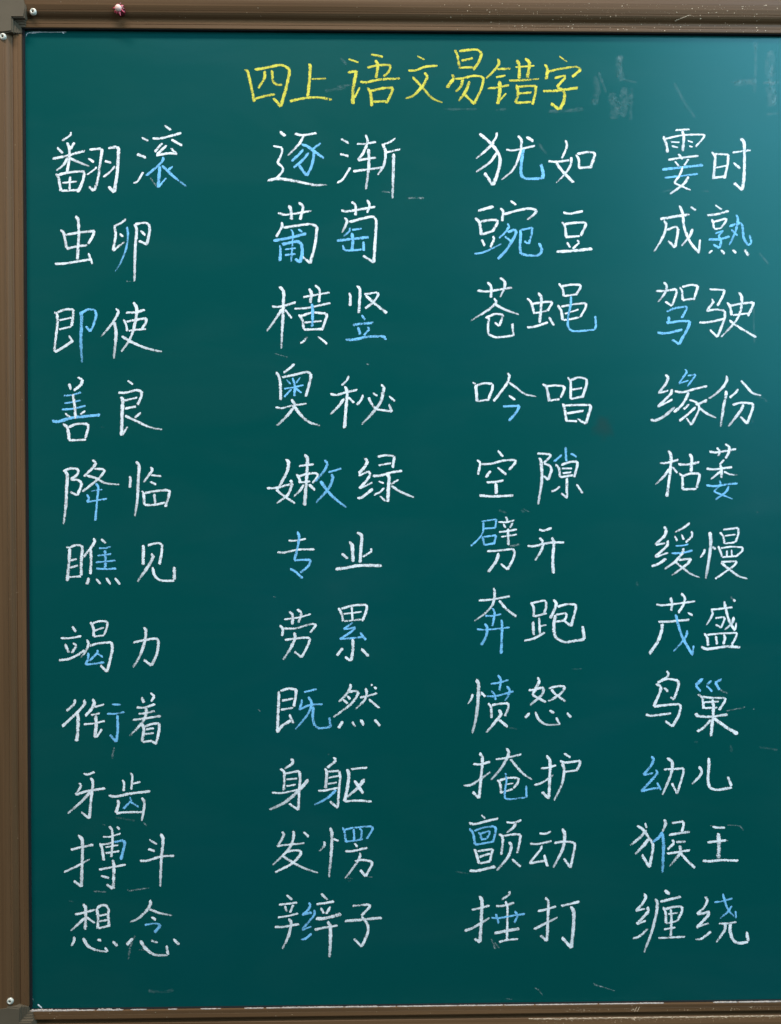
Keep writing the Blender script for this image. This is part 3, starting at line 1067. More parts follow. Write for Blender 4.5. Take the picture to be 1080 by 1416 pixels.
w35 1085 -1093 1246 -1082 1469 -1041
w39t 1267 -939 1282 -983 1264 -1126 1174 -1242 1028 -1348
w42 1335 -1091 1424 -1198 1550 -1292
b32 1165 -1283 1264 -1283 1362 -1261
b35 1255 -1189 1281 -1251 1255 -1412
b32 1063 -1447 1156 -1456 1469 -1427
b39 1156 -1376 1188 -1430 1174 -1537 1117 -1644
b39 1367 -1332 1374 -1413 1362 -1752
#跑
w39 1729 -1119 1764 -1182 1764 -1298
w35 1738 -1128 1890 -1097 1917 -1111 1917 -1183 1890 -1254
w35 1773 -1293 1926 -1254
w35 1832 -1307 1840 -1504
w32 1836 -1415 1922 -1397
w39 1755 -1357 1764 -1522
w39 1648 -1593 1764 -1566 1904 -1490
w42 2006 -1085 2042 -1129 2033 -1183 1970 -1317
w39 2060 -1174 2176 -1144 2284 -1148 2284 -1202 2227 -1413 2150 -1354
w35 2042 -1273 2167 -1252 2168 -1300 2141 -1345
w39 2033 -1358 2150 -1345
w46 2037 -1273 2015 -1398 2033 -1541 2141 -1609 2284 -1596 2392 -1575
w49 2370 -1414 2392 -1578
#茂
w35 3286 -1149 3362 -1162 3767 -1115
w42 3461 -1067 3479 -1127 3473 -1234
w39 3595 -1014 3641 -1073 3623 -1154 3560 -1258
w39 3312 -1368 3434 -1365 3695 -1343
w49 3359 -1390 3353 -1476 3300 -1619 3201 -1762
b42 3528 -1276 3560 -1405 3615 -1567 3741 -1783
b28 3750 -1661 3741 -1774
b35t 3669 -1473 3660 -1540 3588 -1638 3498 -1736
w35 3677 -1253 3737 -1289
#盛
w35 3965 -1218 4065 -1210 4236 -1189
w35t 3971 -1227 3989 -1272 3912 -1410
w32 4020 -1326 4119 -1309 4137 -1336 4092 -1443 4025 -1403
w39 4133 -1117 4155 -1228 4200 -1372 4267 -1480
w28 4282 -1381 4273 -1471
w39t 4254 -1309 4227 -1390 4137 -1470
f28 4212 -1058 4241 -1094
w39 4241 -1094 4272 -1117
w39 3881 -1510 3921 -1568 3931 -1667
w35 3921 -1532 4083 -1515 4291 -1507 4282 -1552 4225 -1659
w39 4026 -1542 4044 -1649
w39 4123 -1524 4141 -1569 4120 -1650
w46 3846 -1679 3922 -1708 4156 -1677 4333 -1687
#衔
w42 -3864 -2284 -3882 -2346 -3971 -2425
w42 -3759 -2290 -3750 -2338 -3830 -2435 -4025 -2615
w49 -3844 -2452 -3831 -2506 -3835 -2648 -3850 -2799
w46 -3653 -2280 -3632 -2330 -3672 -2409 -3743 -2489
w35 -3636 -2383 -3513 -2348
w35 -3672 -2480 -3566 -2458
w35 -3761 -2592 -3655 -2582 -3505 -2552
w49 -3616 -2481 -3611 -2614 -3630 -2756
w35 -3612 -2756 -3541 -2650
b35 -3416 -2349 -3310 -2353
b35 -3478 -2464 -3373 -2464 -3267 -2442
b39 -3352 -2482 -3347 -2651 -3366 -2811 -3445 -2722
#着
w42 -3054 -2262 -3028 -2333
w39 -2948 -2209 -2899 -2254 -2940 -2316
w39 -3116 -2386 -3019 -2390 -2892 -2348
w35 -3094 -2466 -3020 -2461 -2896 -2432
w39 -3165 -2542 -3056 -2529 -2822 -2495
w46t -2998 -2396 -3002 -2476 -3056 -2582 -3207 -2741
w46 -3047 -2591 -3030 -2671 -3054 -2813
w42 -3021 -2627 -2932 -2592 -2844 -2587 -2845 -2673 -2881 -2841
w39 -3003 -2657 -2906 -2645
w39 -3013 -2716 -2907 -2704
w39 -3048 -2814 -2934 -2800
w39 -2872 -2841 -2934 -2805
f25 -3393 -2873 -3420 -3016
#既
w42 -1382 -2201 -1377 -2254 -1389 -2504 -1397 -2709
w42 -1356 -2198 -1267 -2170 -1164 -2176 -1170 -2256 -1193 -2389
w39 -1342 -2317 -1200 -2291
w35 -1353 -2429 -1200 -2402
w46 -1397 -2704 -1340 -2629 -1229 -2559
w35 -1250 -2484 -1201 -2595
b32 -1068 -2212 -912 -2177
b35 -1099 -2301 -1099 -2345 -1129 -2431 -1001 -2373 -838 -2361
b39t -1019 -2271 -980 -2328 -984 -2400 -1037 -2506 -1176 -2670
b42 -952 -2391 -963 -2507 -940 -2614 -878 -2659 -745 -2642 -757 -2526
#然
w41t -499 -2113 -499 -2162 -557 -2251 -642 -2334
w39t -503 -2206 -423 -2203 -396 -2216 -450 -2314 -539 -2402 -709 -2523
w35 -521 -2215 -468 -2215
w35 -539 -2263 -500 -2304
w39 -592 -2304 -530 -2358
w35 -379 -2282 -272 -2261 -169 -2230
w39t -311 -2168 -299 -2225 -325 -2314 -436 -2425
w39 -272 -2306 -144 -2414
w32 -245 -2122 -227 -2136
w39 -209 -2154 -174 -2176
w42 -593 -2572 -647 -2661
w42 -477 -2581 -442 -2644
w46 -371 -2555 -335 -2627
w42 -201 -2556 -134 -2637
#愤
w49t 1052 -2069 1081 -2126 1075 -2341 1048 -2556 1003 -2735
w35t 1009 -2248 995 -2305 950 -2372
w39 1111 -2225 1165 -2284
b32 1231 -2124 1335 -2110 1451 -2078
b35 1320 -2017 1356 -2074 1338 -2208
b32 1182 -2279 1299 -2274 1514 -2218
b35 1236 -2213 1272 -2244 1295 -2325
b39t 1428 -2155 1464 -2200 1456 -2254 1406 -2340
w39 1200 -2363 1236 -2414 1241 -2548
w39 1245 -2387 1352 -2370 1451 -2365 1446 -2433 1406 -2526
w46t 1335 -2441 1356 -2504 1290 -2593 1177 -2727
w42 1334 -2567 1442 -2657
#怒
w42 1809 -2045 1833 -2095 1782 -2193
w42 1702 -2202 1800 -2211
w39 1863 -2176 1711 -2211
w39 1782 -2193 1747 -2265 1917 -2355
w42t 1863 -2167 1886 -2194 1863 -2265 1720 -2390
w39 1953 -2185 2051 -2159 2150 -2159 2132 -2213 2051 -2284 1944 -2343
w39 1980 -2194 2033 -2257 2159 -2348
w46 1714 -2488 1657 -2545
w42t 1782 -2475 1836 -2579 1926 -2633 2096 -2631
w32 2043 -2544 2070 -2598 2091 -2631
w42 1958 -2458 2019 -2490
w42 2177 -2488 2227 -2546
#鸟
w39 3417 -1975 3439 -2014 3418 -2054 3346 -2095
w42 3301 -2121 3418 -2077 3562 -2096 3562 -2168 3508 -2329 3463 -2302
w42 3283 -2136 3346 -2167 3337 -2229 3256 -2418 3400 -2400 3563 -2393 3590 -2420 3563 -2536 3491 -2665 3397 -2598
w39 3382 -2185 3436 -2230
w42 3157 -2516 3220 -2531 3473 -2503
#巢
b53 3868 -2071 3778 -2157
b39 3778 -2160 3842 -2232
b46 3977 -2098 3919 -2152
b32 3914 -2161 3986 -2237
b42 4103 -2081 4022 -2126
b39 4022 -2126 4076 -2216
f25 4086 -2216 4176 -2261
w42 3806 -2268 3860 -2313 3879 -2448
w39 3860 -2301 3996 -2314 4149 -2315 4140 -2360 4068 -2468
w32 3887 -2368 4068 -2360
w35 3888 -2440 4050 -2435
w49 3992 -2332 4000 -2449 3987 -2629 3970 -2791
w46 3779 -2502 3807 -2538 3978 -2548 4177 -2522
w42 3969 -2584 3879 -2682 3798 -2732
w53 4005 -2566 4141 -2666 4304 -2766
f18 4159 -2477 4393 -2434
f21 4493 -2461 4511 -2452
#牙
w35 -3769 -3194 -3721 -3209 -3633 -3178
w41t -3686 -3249 -3656 -3299 -3679 -3512 -3702 -3752 -3800 -3671
w35 -3827 -3315 -3798 -3333 -3810 -3369 -3869 -3457
w39 -3869 -3457 -3731 -3414 -3505 -3380
w42t -3687 -3423 -3803 -3547 -3966 -3688
#齿
w39 -3298 -3280 -3276 -3319 -3282 -3417
w32 -3197 -3192 -3174 -3231 -3188 -3400
w35 -3175 -3329 -3074 -3303
w42 -3464 -3469 -3379 -3483 -3202 -3448 -2955 -3420
w44 -3353 -3524 -3344 -3568 -3377 -3684
w39 -3372 -3693 -3292 -3679 -3168 -3677 -3045 -3678
w39t -3061 -3499 -3030 -3553 -3036 -3642 -3063 -3788
b35 -3206 -3489 -3194 -3534 -3288 -3637
b35 -3194 -3552 -3097 -3615
f21 -3045 -3803 -3002 -3848
#身
w41t -1235 -3037 -1199 -3059 -1226 -3103 -1310 -3156
w39 -1363 -3156 -1315 -3201 -1321 -3424
w39 -1315 -3219 -1129 -3184 -1120 -3274 -1129 -3399 -1144 -3667 -1258 -3586
w32 -1289 -3290 -1156 -3277
w32 -1289 -3371 -1174 -3354
w35 -1467 -3450 -1343 -3455 -1147 -3417
w53t -1019 -3293 -1111 -3399 -1290 -3559 -1495 -3661
#躯
w42 -710 -3018 -675 -3054 -701 -3080 -787 -3148
w42 -817 -3155 -791 -3205 -809 -3402
w39 -800 -3196 -639 -3188 -627 -3260 -640 -3403 -659 -3645 -756 -3563
w32 -773 -3273 -631 -3246
w32 -782 -3348 -667 -3331
w39 -898 -3433 -809 -3428 -649 -3394
b42t -676 -3421 -792 -3527 -949 -3606
w39 -492 -3168 -399 -3158 -292 -3151
w49 -541 -3167 -520 -3225 -533 -3368 -575 -3565
w39 -575 -3565 -400 -3557 -240 -3571
w49t -328 -3289 -399 -3387 -542 -3511
w46 -453 -3306 -343 -3468
#掩
w39 1015 -3115 1101 -3121 1227 -3086
w46 1093 -2977 1128 -3040 1116 -3238 1087 -3539 1008 -3461
w39t 895 -3383 994 -3371 1227 -3217
w35 1295 -3059 1424 -3042 1612 -2999
w42t 1427 -2921 1456 -2980 1406 -3096 1334 -3203 1236 -3314
w46t 1478 -3057 1567 -3169 1657 -3260 1747 -3311
w42 1313 -3311 1348 -3356 1361 -3487
w39 1343 -3320 1460 -3290 1576 -3295 1567 -3349 1513 -3420
w28 1406 -3374 1513 -3357
w35 1352 -3476 1504 -3429
b32 1415 -3231 1427 -3330 1406 -3455 1406 -3545 1477 -3555 1675 -3533 1671 -3386
#护
w39 1854 -3175 1944 -3168 2043 -3137
w46 1922 -3019 1966 -3082 1962 -3334 1953 -3550 1869 -3468
w39t 1774 -3383 1872 -3351 2007 -3259
w39 2142 -2990 2222 -3045
w39 2091 -3087 2160 -3105 2339 -3085 2339 -3121 2294 -3211
w35 2133 -3224 2303 -3202
w42t 2115 -3110 2142 -3192 2115 -3371 2016 -3577
#幼
b42 3225 -3038 3254 -3074 3222 -3155 3128 -3268
b35 3132 -3268 3249 -3245
b42 3285 -3200 3297 -3254 3100 -3473
b39 3100 -3473 3222 -3443 3339 -3426
b35 3298 -3362 3348 -3457
w39 3380 -3201 3474 -3198 3628 -3188 3628 -3239 3551 -3505 3484 -3373
w42t 3423 -3057 3488 -3112 3474 -3256 3367 -3516
#儿
w42t 3821 -3165 3857 -3232 3818 -3303 3731 -3388
w42 3943 -3061 3947 -3151 3935 -3331 3963 -3431 4053 -3459 4234 -3433
w39 4183 -3297 4230 -3415
#搏
w42 -3930 -4134 -3806 -4105 -3656 -4074
w46 -3841 -3956 -3792 -4010 -3789 -4180 -3806 -4590 -3897 -4518
w39t -4017 -4409 -3879 -4348 -3702 -4252
w32 -3537 -3977 -3453 -3978 -3320 -3938
w35 -3461 -3847 -3426 -3898 -3421 -4058 -3437 -4228
w35 -3367 -3853 -3332 -3889
w39 -3580 -4057 -3551 -4111 -3529 -4271
w35 -3559 -4075 -3489 -4066 -3418 -4049
b42 -3400 -4044 -3285 -4024 -3273 -4051 -3295 -4166 -3322 -4264
w28 -3507 -4107 -3347 -4080
w35 -3507 -4179 -3339 -4157
w35 -3588 -4382 -3473 -4361 -3261 -4324
w46 -3423 -4263 -3406 -4326 -3413 -4621 -3501 -4566
w39 -3565 -4459 -3465 -4486
f21 -3660 -4649 -3492 -4656
f21 -3245 -4623 -3227 -4650 -2979 -4613
#斗
w32 -2972 -4018 -2879 -4077
w39 -2985 -4134 -2906 -4161
w39 -3087 -4279 -2995 -4276 -2818 -4225 -2668 -4222
w44t -2834 -3947 -2803 -4010 -2827 -4278 -2841 -4600
#发
w41t -1345 -3934 -1323 -3970 -1354 -4041 -1407 -4116
w39 -1407 -4112 -1274 -4096 -1069 -4080
w42t -1206 -3926 -1199 -3980 -1239 -4114 -1328 -4221 -1462 -4345
w39 -1296 -4185 -1203 -4168 -1111 -4173 -1123 -4223 -1222 -4329 -1432 -4438
w41t -1346 -4229 -1221 -4311 -1062 -4394 -901 -4449
w35 -1081 -3940 -1016 -4000
#愣
w42t -754 -3889 -731 -3957 -740 -4208 -768 -4504
w41t -820 -4061 -829 -4118 -886 -4180
w39 -713 -4029 -651 -4057
b35 -600 -3887 -576 -3941 -558 -4070
b35 -579 -3919 -454 -3892 -237 -3876 -231 -3917 -303 -4033
b32 -463 -3906 -455 -4053
b32 -392 -3898 -365 -3934 -374 -4041
b35 -562 -4066 -455 -4053 -348 -4036
w35 -451 -4085 -416 -4131
w39 -566 -4183 -491 -4184 -294 -4144
w39t -384 -4203 -384 -4248 -456 -4372 -572 -4519
w39 -446 -4310 -366 -4293 -241 -4312 -241 -4357 -317 -4496 -384 -4418
#颤
w28 1115 -3749 1164 -3795
w42 961 -3847 1029 -3862 1173 -3827 1325 -3796
b39 966 -3915 1011 -3973 1038 -4117
b35 1029 -3946 1137 -3906 1271 -3889 1294 -3922 1280 -4011 1258 -4092
b32 1074 -3965 1101 -3992 1115 -4046
b32 1092 -3983 1217 -3948 1212 -3993 1181 -4043
b32 1110 -4055 1181 -4043
b35 1038 -4117 1154 -4100 1262 -4080
w42 1029 -4171 1056 -4243 1086 -4351
w39 1065 -4198 1258 -4173 1235 -4263 1222 -4326
w39 1092 -4270 1226 -4227
w39 1091 -4351 1226 -4326
w46 966 -4440 1065 -4441 1289 -4389
w39 1427 -3842 1513 -3848 1612 -3816
w41t 1549 -3852 1504 -3914 1427 -3973
w39 1334 -3985 1379 -4030 1366 -4246
w39 1379 -4012 1513 -3992 1599 -3996 1594 -4068 1558 -4226
w46t 1459 -4085 1486 -4139 1450 -4265 1307 -4440
w39 1495 -4301 1603 -4396
#动
w39 1836 -3984 1908 -3990 1980 -3960
w42 1720 -4114 1819 -4115 1989 -4081
w35 1863 -4134 1854 -4179 1711 -4354
w42 1711 -4357 1819 -4337 1917 -4323
w42 1894 -4251 1935 -4396
w39 2020 -4105 2142 -4088 2268 -4101 2277 -4147 2223 -4413 2139 -4298
w46t 2120 -3925 2151 -4001 2124 -4181 2007 -4411
#猴
w42 3052 -3898 3133 -3956 3196 -4047 3251 -4155 3206 -4422 3112 -4259
w35 3151 -3866 3172 -3929
w46t 3169 -3956 3097 -4037 2967 -4144
w49t 3196 -4065 3133 -4145 3029 -4253
w44t 3389 -3823 3407 -3877 3368 -3976
b46t 3368 -3976 3332 -4039 3241 -4110
b49t 3364 -3994 3382 -4121 3369 -4491
w39 3485 -3869 3629 -3852 3629 -3906 3611 -3978
w46 3449 -4017 3566 -4000 3707 -3979
w46 3494 -4076 3512 -4122 3431 -4197
w46 3539 -4108 3657 -4101
w39 3426 -4251 3513 -4239 3711 -4210
w46t 3581 -4150 3594 -4231 3531 -4321 3455 -4410
w42 3594 -4240 3676 -4340 3775 -4431
#王
w39 3991 -3918 4054 -3932 4149 -3932
w18 3967 -3906 3982 -3906
w42 3932 -4117 4019 -4105 4163 -4092
f25 4154 -4095 4191 -4095
w60 4064 -4000 4073 -4109 4070 -4317
w46 3871 -4342 3947 -4352 4092 -4340 4318 -4346
f18 4181 -3902 4326 -3912 4380 -3967
#想
w39 -3886 -4932 -3812 -4921 -3644 -4878
w46 -3785 -4805 -3755 -4859 -3760 -5123
w39t -3768 -4975 -3830 -5037 -3937 -5134
w35 -3745 -4969 -3645 -5042
w42 -3617 -4860 -3604 -4985 -3610 -5110
w42 -3617 -4864 -3573 -4828 -3511 -4825 -3476 -4870 -3480 -4951 -3469 -5076
w35 -3591 -4953 -3494 -4933
w35 -3592 -5021 -3486 -5004
w39 -3601 -5107 -3456 -5073
w42 -3893 -5206 -3899 -5259 -3930 -5322
w46t -3788 -5225 -3726 -5324 -3621 -5379 -3488 -5398
w32 -3523 -5344 -3488 -5395
w42 -3611 -5245 -3567 -5258
w42 -3426 -5270 -3369 -5328
#念
w49t -2966 -4763 -2963 -4822 -3034 -4920 -3114 -4991 -3212 -5034
w42t -2981 -4876 -2857 -4925 -2698 -4959
w39 -2950 -4974 -2897 -5011
b35 -3035 -5072 -2929 -5055 -2840 -5065
b49 -2837 -5074 -2915 -5168
w53 -3181 -5237 -3258 -5315
w49t -3089 -5263 -3019 -5368 -2913 -5441 -2754 -5451
w42 -2771 -5331 -2750 -5442
w42 -2957 -5264 -2877 -5294
w42 -2685 -5250 -2611 -5319
f25 -3151 -5196 -3214 -5348 -3232 -5491
f21 -3108 -5376 -3037 -5385
#辫
w39 -1291 -4719 -1223 -4778
w35 -1387 -4839 -1295 -4831 -1161 -4814
w35 -1312 -4852 -1291 -4929
w35 -1209 -4841 -1250 -4939
w35 -1398 -4995 -1295 -4983 -1149 -4949
w39 -1438 -5113 -1331 -5114 -1139 -5080
w46t -1268 -5010 -1238 -5065 -1269 -5226 -1346 -5387
b39 -1018 -4816 -995 -4852 -1028 -4905 -1099 -4973
b53 -1090 -4962 -983 -4938
b39 -953 -4906 -948 -4960 -992 -5022 -1103 -5147
b32 -1103 -5156 -984 -5112
b39 -1118 -5272 -1065 -5264 -984 -5202
w39 -867 -4706 -787 -4782
w42 -924 -4838 -831 -4826 -707 -4804
w39 -871 -4880 -832 -4952
w39 -751 -4869 -805 -4958
w53 -930 -5014 -832 -5015 -618 -4960
w42 -948 -5154 -850 -5132 -663 -5103
w49t -788 -5055 -757 -5106 -753 -5286 -766 -5501
#子
w39 -478 -4861 -368 -4855 -269 -4845 -269 -4877 -368 -4984
w42 -368 -4993 -297 -5093 -293 -5201 -369 -5371 -462 -5271
w49 -573 -5050 -404 -5038 -118 -5014
#捶
w39 996 -4927 1082 -4910 1217 -4878
w46 1091 -4756 1122 -4820 1114 -5036 1096 -5333 1028 -5287
w46t 906 -5187 1010 -5152 1217 -5028
w39 1463 -4701 1459 -4742 1366 -4804
w39 1297 -4885 1387 -4880 1522 -4846
w35 1414 -4823 1438 -4913 1432 -5310
b35 1240 -5028 1333 -5035 1513 -5004 1657 -4984
b35 1294 -4980 1330 -5101
b35 1527 -4950 1563 -5005 1522 -5094
w53 1276 -5222 1405 -5198 1585 -5167
w42 1333 -5331 1441 -5307 1570 -5297
f25 1234 -5290 1288 -5417
f21 1279 -5335 1333 -5408
#打
w39 1815 -4950 1909 -4936 2044 -4893
w42 1909 -4783 1945 -4837 1941 -5045 1930 -5325 1846 -5257
w42t 1768 -5178 1873 -5125 2062 -5032
w42 2110 -4893 2197 -4871 2332 -4841
w49 2224 -4894 2260 -4958 2260 -5139 2233 -5418 2116 -5282
#缠
w42 3138 -4747 3161 -4796 3116 -4877 3035 -4963
w35 3035 -4963 3153 -4935
w46 3180 -4914 3198 -4968 3048 -5129
w32 3054 -5129 3162 -5085
w39 3000 -5306 3081 -5283 3186 -5188
w53 3396 -4708 3460 -4757
w46 3342 -4852 3442 -4826 3601 -4791
w42t 3275 -4815 3306 -4861 3288 -5023 3225 -5258 3139 -5483
w39 3378 -4919 3409 -4988 3415 -5124
w39 3406 -4943 3514 -4917 3614 -4914 3614 -4972 3569 -5062
w28 3442 -5007 3569 -4990
w32 3415 -5124 3533 -5098 3578 -5066
w35 3474 -4944 3482 -5061 3475 -5279
w32 3388 -5196 3533 -5174
w39 3316 -5304 3461 -5300 3651 -5290
#绕
w42 3903 -4791 3930 -4840 3894 -4921 3804 -5011
w42 3804 -5011 3876 -5002 3963 -4980
w46 3949 -4985 3940 -5030 3795 -5182
w32 3795 -5177 3949 -5124
w39 3783 -5327 3859 -5319 3977 -5230
b32 4017 -4864 4111 -4854 4247 -4816
b32t 4126 -4757 4148 -4842 4193 -4960 4293 -5070
b25 4284 -4976 4293 -5061
b35t 4238 -4910 4193 -4978 4090 -5068
w35 4076 -5131 4167 -5132 4297 -5115
w42t 4158 -5132 4149 -5214 4044 -5366
w46 4221 -5133 4218 -5232 4258 -5342 4331 -5379 4440 -5365
w49 4425 -5235 4443 -5362
#MARKS
w8 -4400 5771 -4383 5806 -4322 5819 -4226 5824
w7 -4331 5806 -4209 5820 -4070 5820 -3913 5825
f14 -4400 5797 -4348 5806 -4278 5806
w21 -3965 5826 -3943 5809
w18 -4431 4011 -4436 3959
f13 -4436 -5763 -4432 -5834
f21 -4432 -5870 -4415 -5960
f18 -4446 -5969 -4402 -5978
f11 -4419 -5951 -4385 -6014
w23 -4349 -6041 -4323 -6060 -4297 -6087
f13 -4430 4133 -4431 4072
f26 2504 -5865 2612 -5911
f12 2576 -5893 2775 -5959
f12 1423 -6041 1495 -6051
f18 1774 -5910 1828 -5938 1873 -6002
f11 -3526 1049 -3491 1040
f12 -1411 1940 -1252 1896
g35 1951 4903 2182 4913 2377 4932
g22 673 4922 895 4923 1072 4924
g22 1302 4917 1427 4927
g26 2974 5191 2965 4989 2957 4803
g26 2813 5578 2840 5455 2796 5314
g22 2725 5075 2850 4979 2868 4856
g22 2867 5296 3027 5262
g22 2760 4943 2939 4988
g22 2564 5383 2653 5137
g26 2493 5065 2511 4959
g26 3491 5256 3590 5081 3671 4949 3752 4843
g26 4189 5270 4323 5280 4439 5298
g26 4492 5766 4501 5484 4485 5148
g35 4708 5485 4673 5238 4745 5185
g26 4745 5185 4727 4999
g26 4592 5264 4798 5274
g22 4638 4884 4800 4894
g14 4527 5766 4492 5660
f18 4474 5757 4483 5740
g22 1826 4515 1871 4445 1924 4392
g18 -641 5186 -518 5204 -395 5223
g26 -783 5132 -677 5151 -536 5178
g22 -605 5536 -517 5449
g18 3360 3931 3476 3949
g16 3834 3942 3924 3933
g18 4554 3182 4645 3075 4663 3040
g14 4485 2515 4495 2079
g18 4525 1419 4633 1384 4651 1348
g18 4481 1152 4481 1098
f11 -1631 -2422 -1605 -2449
f12 -1440 -1035 -1404 -1044
f13 4530 -10 4557 -19
g22 3038 -874 3056 -919
g14 2231 -1945 2365 -1946
g22 4214 -2901 4232 -2991
g18 4576 -2931 4803 -2968
g22 3762 -2862 3807 -2862
g18 1442 -2666 1558 -2685
g16 -772 -2973 -763 -2991
g18 -3381 -3737 -3151 -3784
g14 -3961 -4767 -3899 -4777
f12 -3540 -3825 -3496 -3835
g16 796 -4448 957 -4476
g16 -545 -4560 -501 -4543
f11 -322 -4499 -233 -4509
f11 -545 -4515 -474 -4525
g26 -2996 -5888 -2819 -5908 -2685 -5883
f12 1621 41 1729 -13
g18 1336 15 1425 -12
g18 1604 14 1657 -4
g62 2831 5596 2813 5428 2849 5279
g71 2725 5137 2760 4961 2743 4811
g71 2867 5208 2885 5015 2832 4856
g79 4689 5662 4672 5441 4709 5238
g79 4655 5220 4709 5088 4692 4972
g53 2511 5338 2546 5162 2502 4986
g62 4511 5290 4368 5271 4225 5252
"""
def flush(ch, inks):
    if not inks: return
    main = 'w' if 'w' in inks else ('y' if 'y' in inks else ('b' if 'b' in inks else None))
    root = None
    names = {'w': ('white', 'handwritten_character'), 'y': ('yellow', 'handwritten_character'), 'b': ('blue', 'handwritten_character')}
    if ch == 'MARKS':
        for k, nm, lb in (('w', 'chalk_tick', 'short white chalk ticks along the edge of the board'), ('f', 'chalk_smudge', 'thin leftover chalk scuffs and specks'),
                          ('g', 'erased_writing', 'ghost of wiped-off writing')):
            if k in inks: o = put(inks[k].build(nm, CH[k])); o['kind'] = 'stuff'; o['label'] = lb
        return
    root = put(inks[main].build('handwritten_character', CH[main]))
    colr = {'w': 'white', 'y': 'yellow', 'b': 'blue'}[main]
    root['label'] = f'chalk character {ch}, ' + ('large and yellow in the title' if main == 'y' else
                     (colr + (' with blue strokes' if 'b' in inks and main != 'b' else '')))
    for k in inks:
        if k == main: continue
        o = inks[k].build({'b': 'blue_strokes', 'f': 'chalk_smudge', 'g': 'chalk_smudge'}[k], CH[k]); o.parent = root
        if k in 'fg': o['kind'] = 'stuff'
        if k == 'b': o['label'] = f'blue chalk strokes of {ch}'
ch, inks, idx = None, {}, 0
for line in INK.strip().split('\n'):
    if line[0] == '#':
        flush(ch, inks); ch, inks, idx = line[1:], {}, 0; continue
    h, *nums = line.split()
    taper = h.endswith('t'); c = h[0]; w = int(h[1:].rstrip('t')) * 1e-4 * {'f': 1.25, 'g': 2.0}.get(h[0], .85)
    v = [int(x) * 1e-4 for x in nums]
    P = [Vector((v[i], v[i + 1])) for i in range(0, len(v), 2)]
    inks.setdefault(c, Ink()).stroke(P, w, -.00006 - .000012 * (idx % 60 if ch != 'MARKS' else idx % 6), taper)
    idx += 1
flush(ch, inks)

# ---------------------------------------------------------------- loose chalk dust
class Flakes:
    def __init__(self): self.v, self.f = [], []
    def add(self, x, y, z, r, nrm, elong=1.0, ang=0.0):
        """a little crumb: irregular cone on the surface point, nrm = outward normal"""
        n = Vector(nrm).normalized(); t = n.orthogonal().normalized() if abs(n.x) > .5 else Vector((1, 0, 0)); b = n.cross(t)
        t2 = t * math.cos(ang) + b * math.sin(ang); b2 = n.cross(t2); c = Vector((x, y, z)); s = len(self.v); k = 6
        for i in range(k):
            a = 2 * math.pi * i / k; rr = r * random.uniform(.6, 1.2)
            self.v.append(tuple(c + t2 * (math.cos(a) * rr * elong) + b2 * (math.sin(a) * rr)))
        self.v.append(tuple(c + n * r * .6))
        for i in range(k): self.f.append((s + i, s + (i + 1) % k, s + k))
rnd = random.Random(3)
fl = Flakes()
def rail_pt(side, t, u):
    pr = PROF if side == 'top' else PROF_B
    h = prof_h(u, pr); dh = (prof_h(u + .3, pr) - prof_h(max(.9, u - .3), pr)) / .6
    if h < 0: dh = 0
    s = 1 if side == 'top' else -1
    return (t, -h * .001 - .00005, (SZ1 if side == 'top' else SZ0) + s * u * .001), (0, -1, -s * dh)
for i in range(620):                                   # crumbs on the right half of the top rail
    t = rnd.gauss(.30, .16) if i % 3 else rnd.uniform(.05, .52)
    if not .02 < t < .60: continue
    p, n = rail_pt('top', t, rnd.uniform(1.2, 30)); fl.add(*p, .00013 + .0005 * rnd.random() ** 5, n, rnd.uniform(1, 1.9), rnd.uniform(-.6, .6))
for i in range(60):
    p, n = rail_pt('top', rnd.uniform(-.42, .55), rnd.uniform(1.2, 30)); fl.add(*p, .00012 + .0003 * rnd.random() ** 3, n)
for i in range(26):                                    # a short chalk rub on the top rail
    f = i / 25; p, n = rail_pt('top', .348 + .018 * f, 13.0 + 5.5 * f + rnd.uniform(-.3, .3)); fl.add(*p, rnd.uniform(.0002, .0006) * (1.2 - f * .6), n, 1.6)
for i in range(60):
    s, z = 'left', rnd.uniform(SZ0, SZ1); u = rnd.uniform(1.2, 20)
    fl.add(SX0 - u * .001, -prof_h(u) * .001 - .00005, z, .0001 + .00028 * rnd.random() ** 3, (0, -1, 0))
x = .17                                                # chalk dust drift on the bottom rail's step
while x < .55:
    k = min(1, (x - .17) / .03)
    u = 17.0 + abs(rnd.gauss(0, .35)) * (1 + k)
    p, n = rail_pt('bottom', x, u); fl.add(*p, rnd.uniform(.0002, .0005), n, 2.0); x += rnd.uniform(.0003, .0011)
for i in range(240):
    t = rnd.uniform(.18, .55); p, n = rail_pt('bottom', t, 17.3 + abs(rnd.gauss(0, 3))); fl.add(*p, .0001 + .0003 * rnd.random() ** 3, n, 1.5)
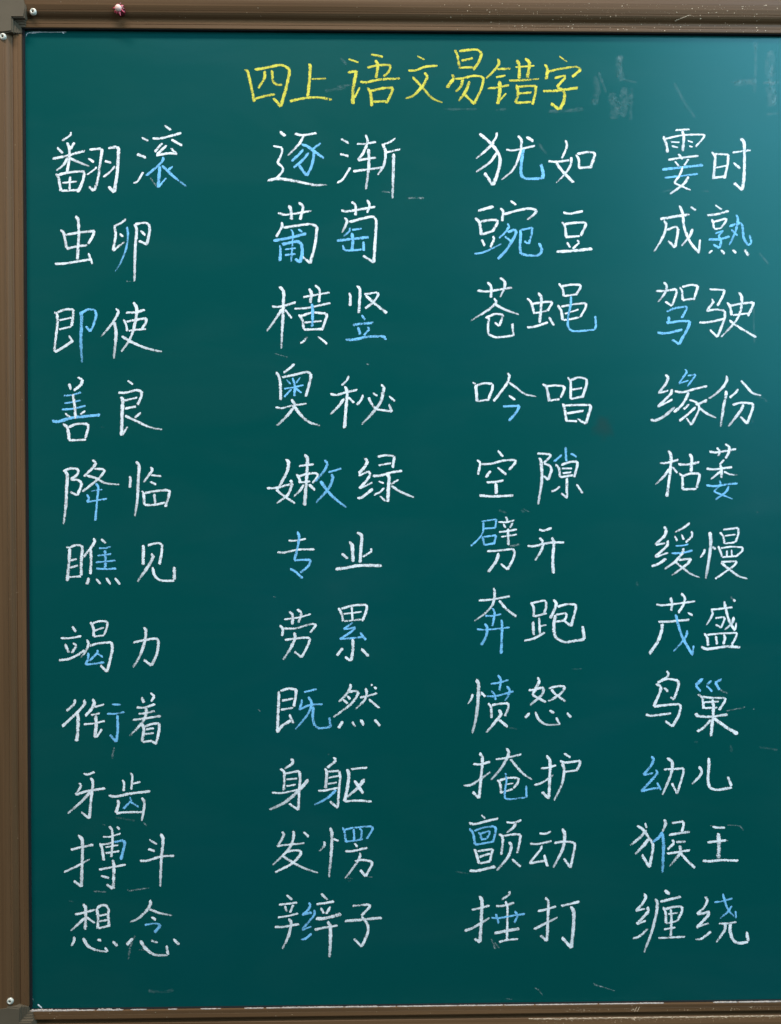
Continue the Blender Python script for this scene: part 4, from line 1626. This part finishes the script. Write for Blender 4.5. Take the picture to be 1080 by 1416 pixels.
for cx, sp in ((.232, .012), (.40, .03), (.47, .035), (.30, .004)):
    for i in range(50):
        p, n = rail_pt('bottom', rnd.gauss(cx, sp), rnd.choice((rnd.uniform(5.5, 9), rnd.uniform(17, 20)))); fl.add(*p, .00012 + .0003 * rnd.random() ** 2, n, 1.6, .5)
for i in range(34):
    f = i / 33; p, n = rail_pt('bottom', .3005 + .003 * f + (.0035 if i % 2 else 0), 9.2 - 5.5 * f); fl.add(*p, .0003, n, 1.4, 1.2)
for i in range(70):
    p, n = rail_pt('bottom', rnd.uniform(-.42, .55), rnd.uniform(1.2, 12)); fl.add(*p, .0001 + .0003 * rnd.random() ** 3, n, 1.4)
o = mesh_obj('chalk_crumbs', fl.v, fl.f, M_flake)
tag(o, 'fine pale chalk crumbs scattered over the brown frame rails', 'chalk dust', kind='stuff')

# packed line of dust lying on the ledge at the foot of the board
vs, fs = [], []
def ridge(x0, x1, h, y0=-.0040, y1=-.0049):
    z = SZ0 + .0002; n = max(2, int((x1 - x0) / .0012)); s = len(vs)
    for i in range(n + 1):
        x = x0 + (x1 - x0) * i / n; e = min(1, i / 2, (n - i) / 2); hh = h * e * rnd.uniform(.45, 1.25) + .0001
        yy = y0 + (y1 - y0) * rnd.uniform(.5, 1) * e
        vs.extend([(x, -.0030, z), (x, -.0036, z + hh), (x, yy, z + hh * .8), (x, yy - .0002, z - .0001)])
    for i in range(n):
        for k in range(3):
            q = s + i * 4 + k; fs.append((q, q + 1, q + 5, q + 4))
ridge(SX0 + .001, SX0 + .030, .0019); ridge(SX0 + .028, SX0 + .062, .0011)
ridge(SX0 + .082, SX0 + .102, .0016); ridge(SX0 + .104, SX0 + .112, .0020)
x = SX0 + .055
while x < .62:
    L = rnd.uniform(.004, .03) if x < -.15 else rnd.uniform(.02, .08)
    big = math.exp(-((x + .10) / .06) ** 2) * .0007 + (math.exp(-((x - .42) / .12) ** 2)) * .0006
    if rnd.random() < (.62 if x < -.18 else .96): ridge(x, x + L, rnd.uniform(.0002, .0005) + big * .7)
    x += L + (rnd.uniform(.001, .012) if x < -.18 else rnd.uniform(0, .002))
o = mesh_obj('chalk_dust', vs, fs, M_dust, smooth=False)
tag(o, 'thin white line of packed chalk dust on the ledge below the green board', 'chalk dust', kind='stuff')
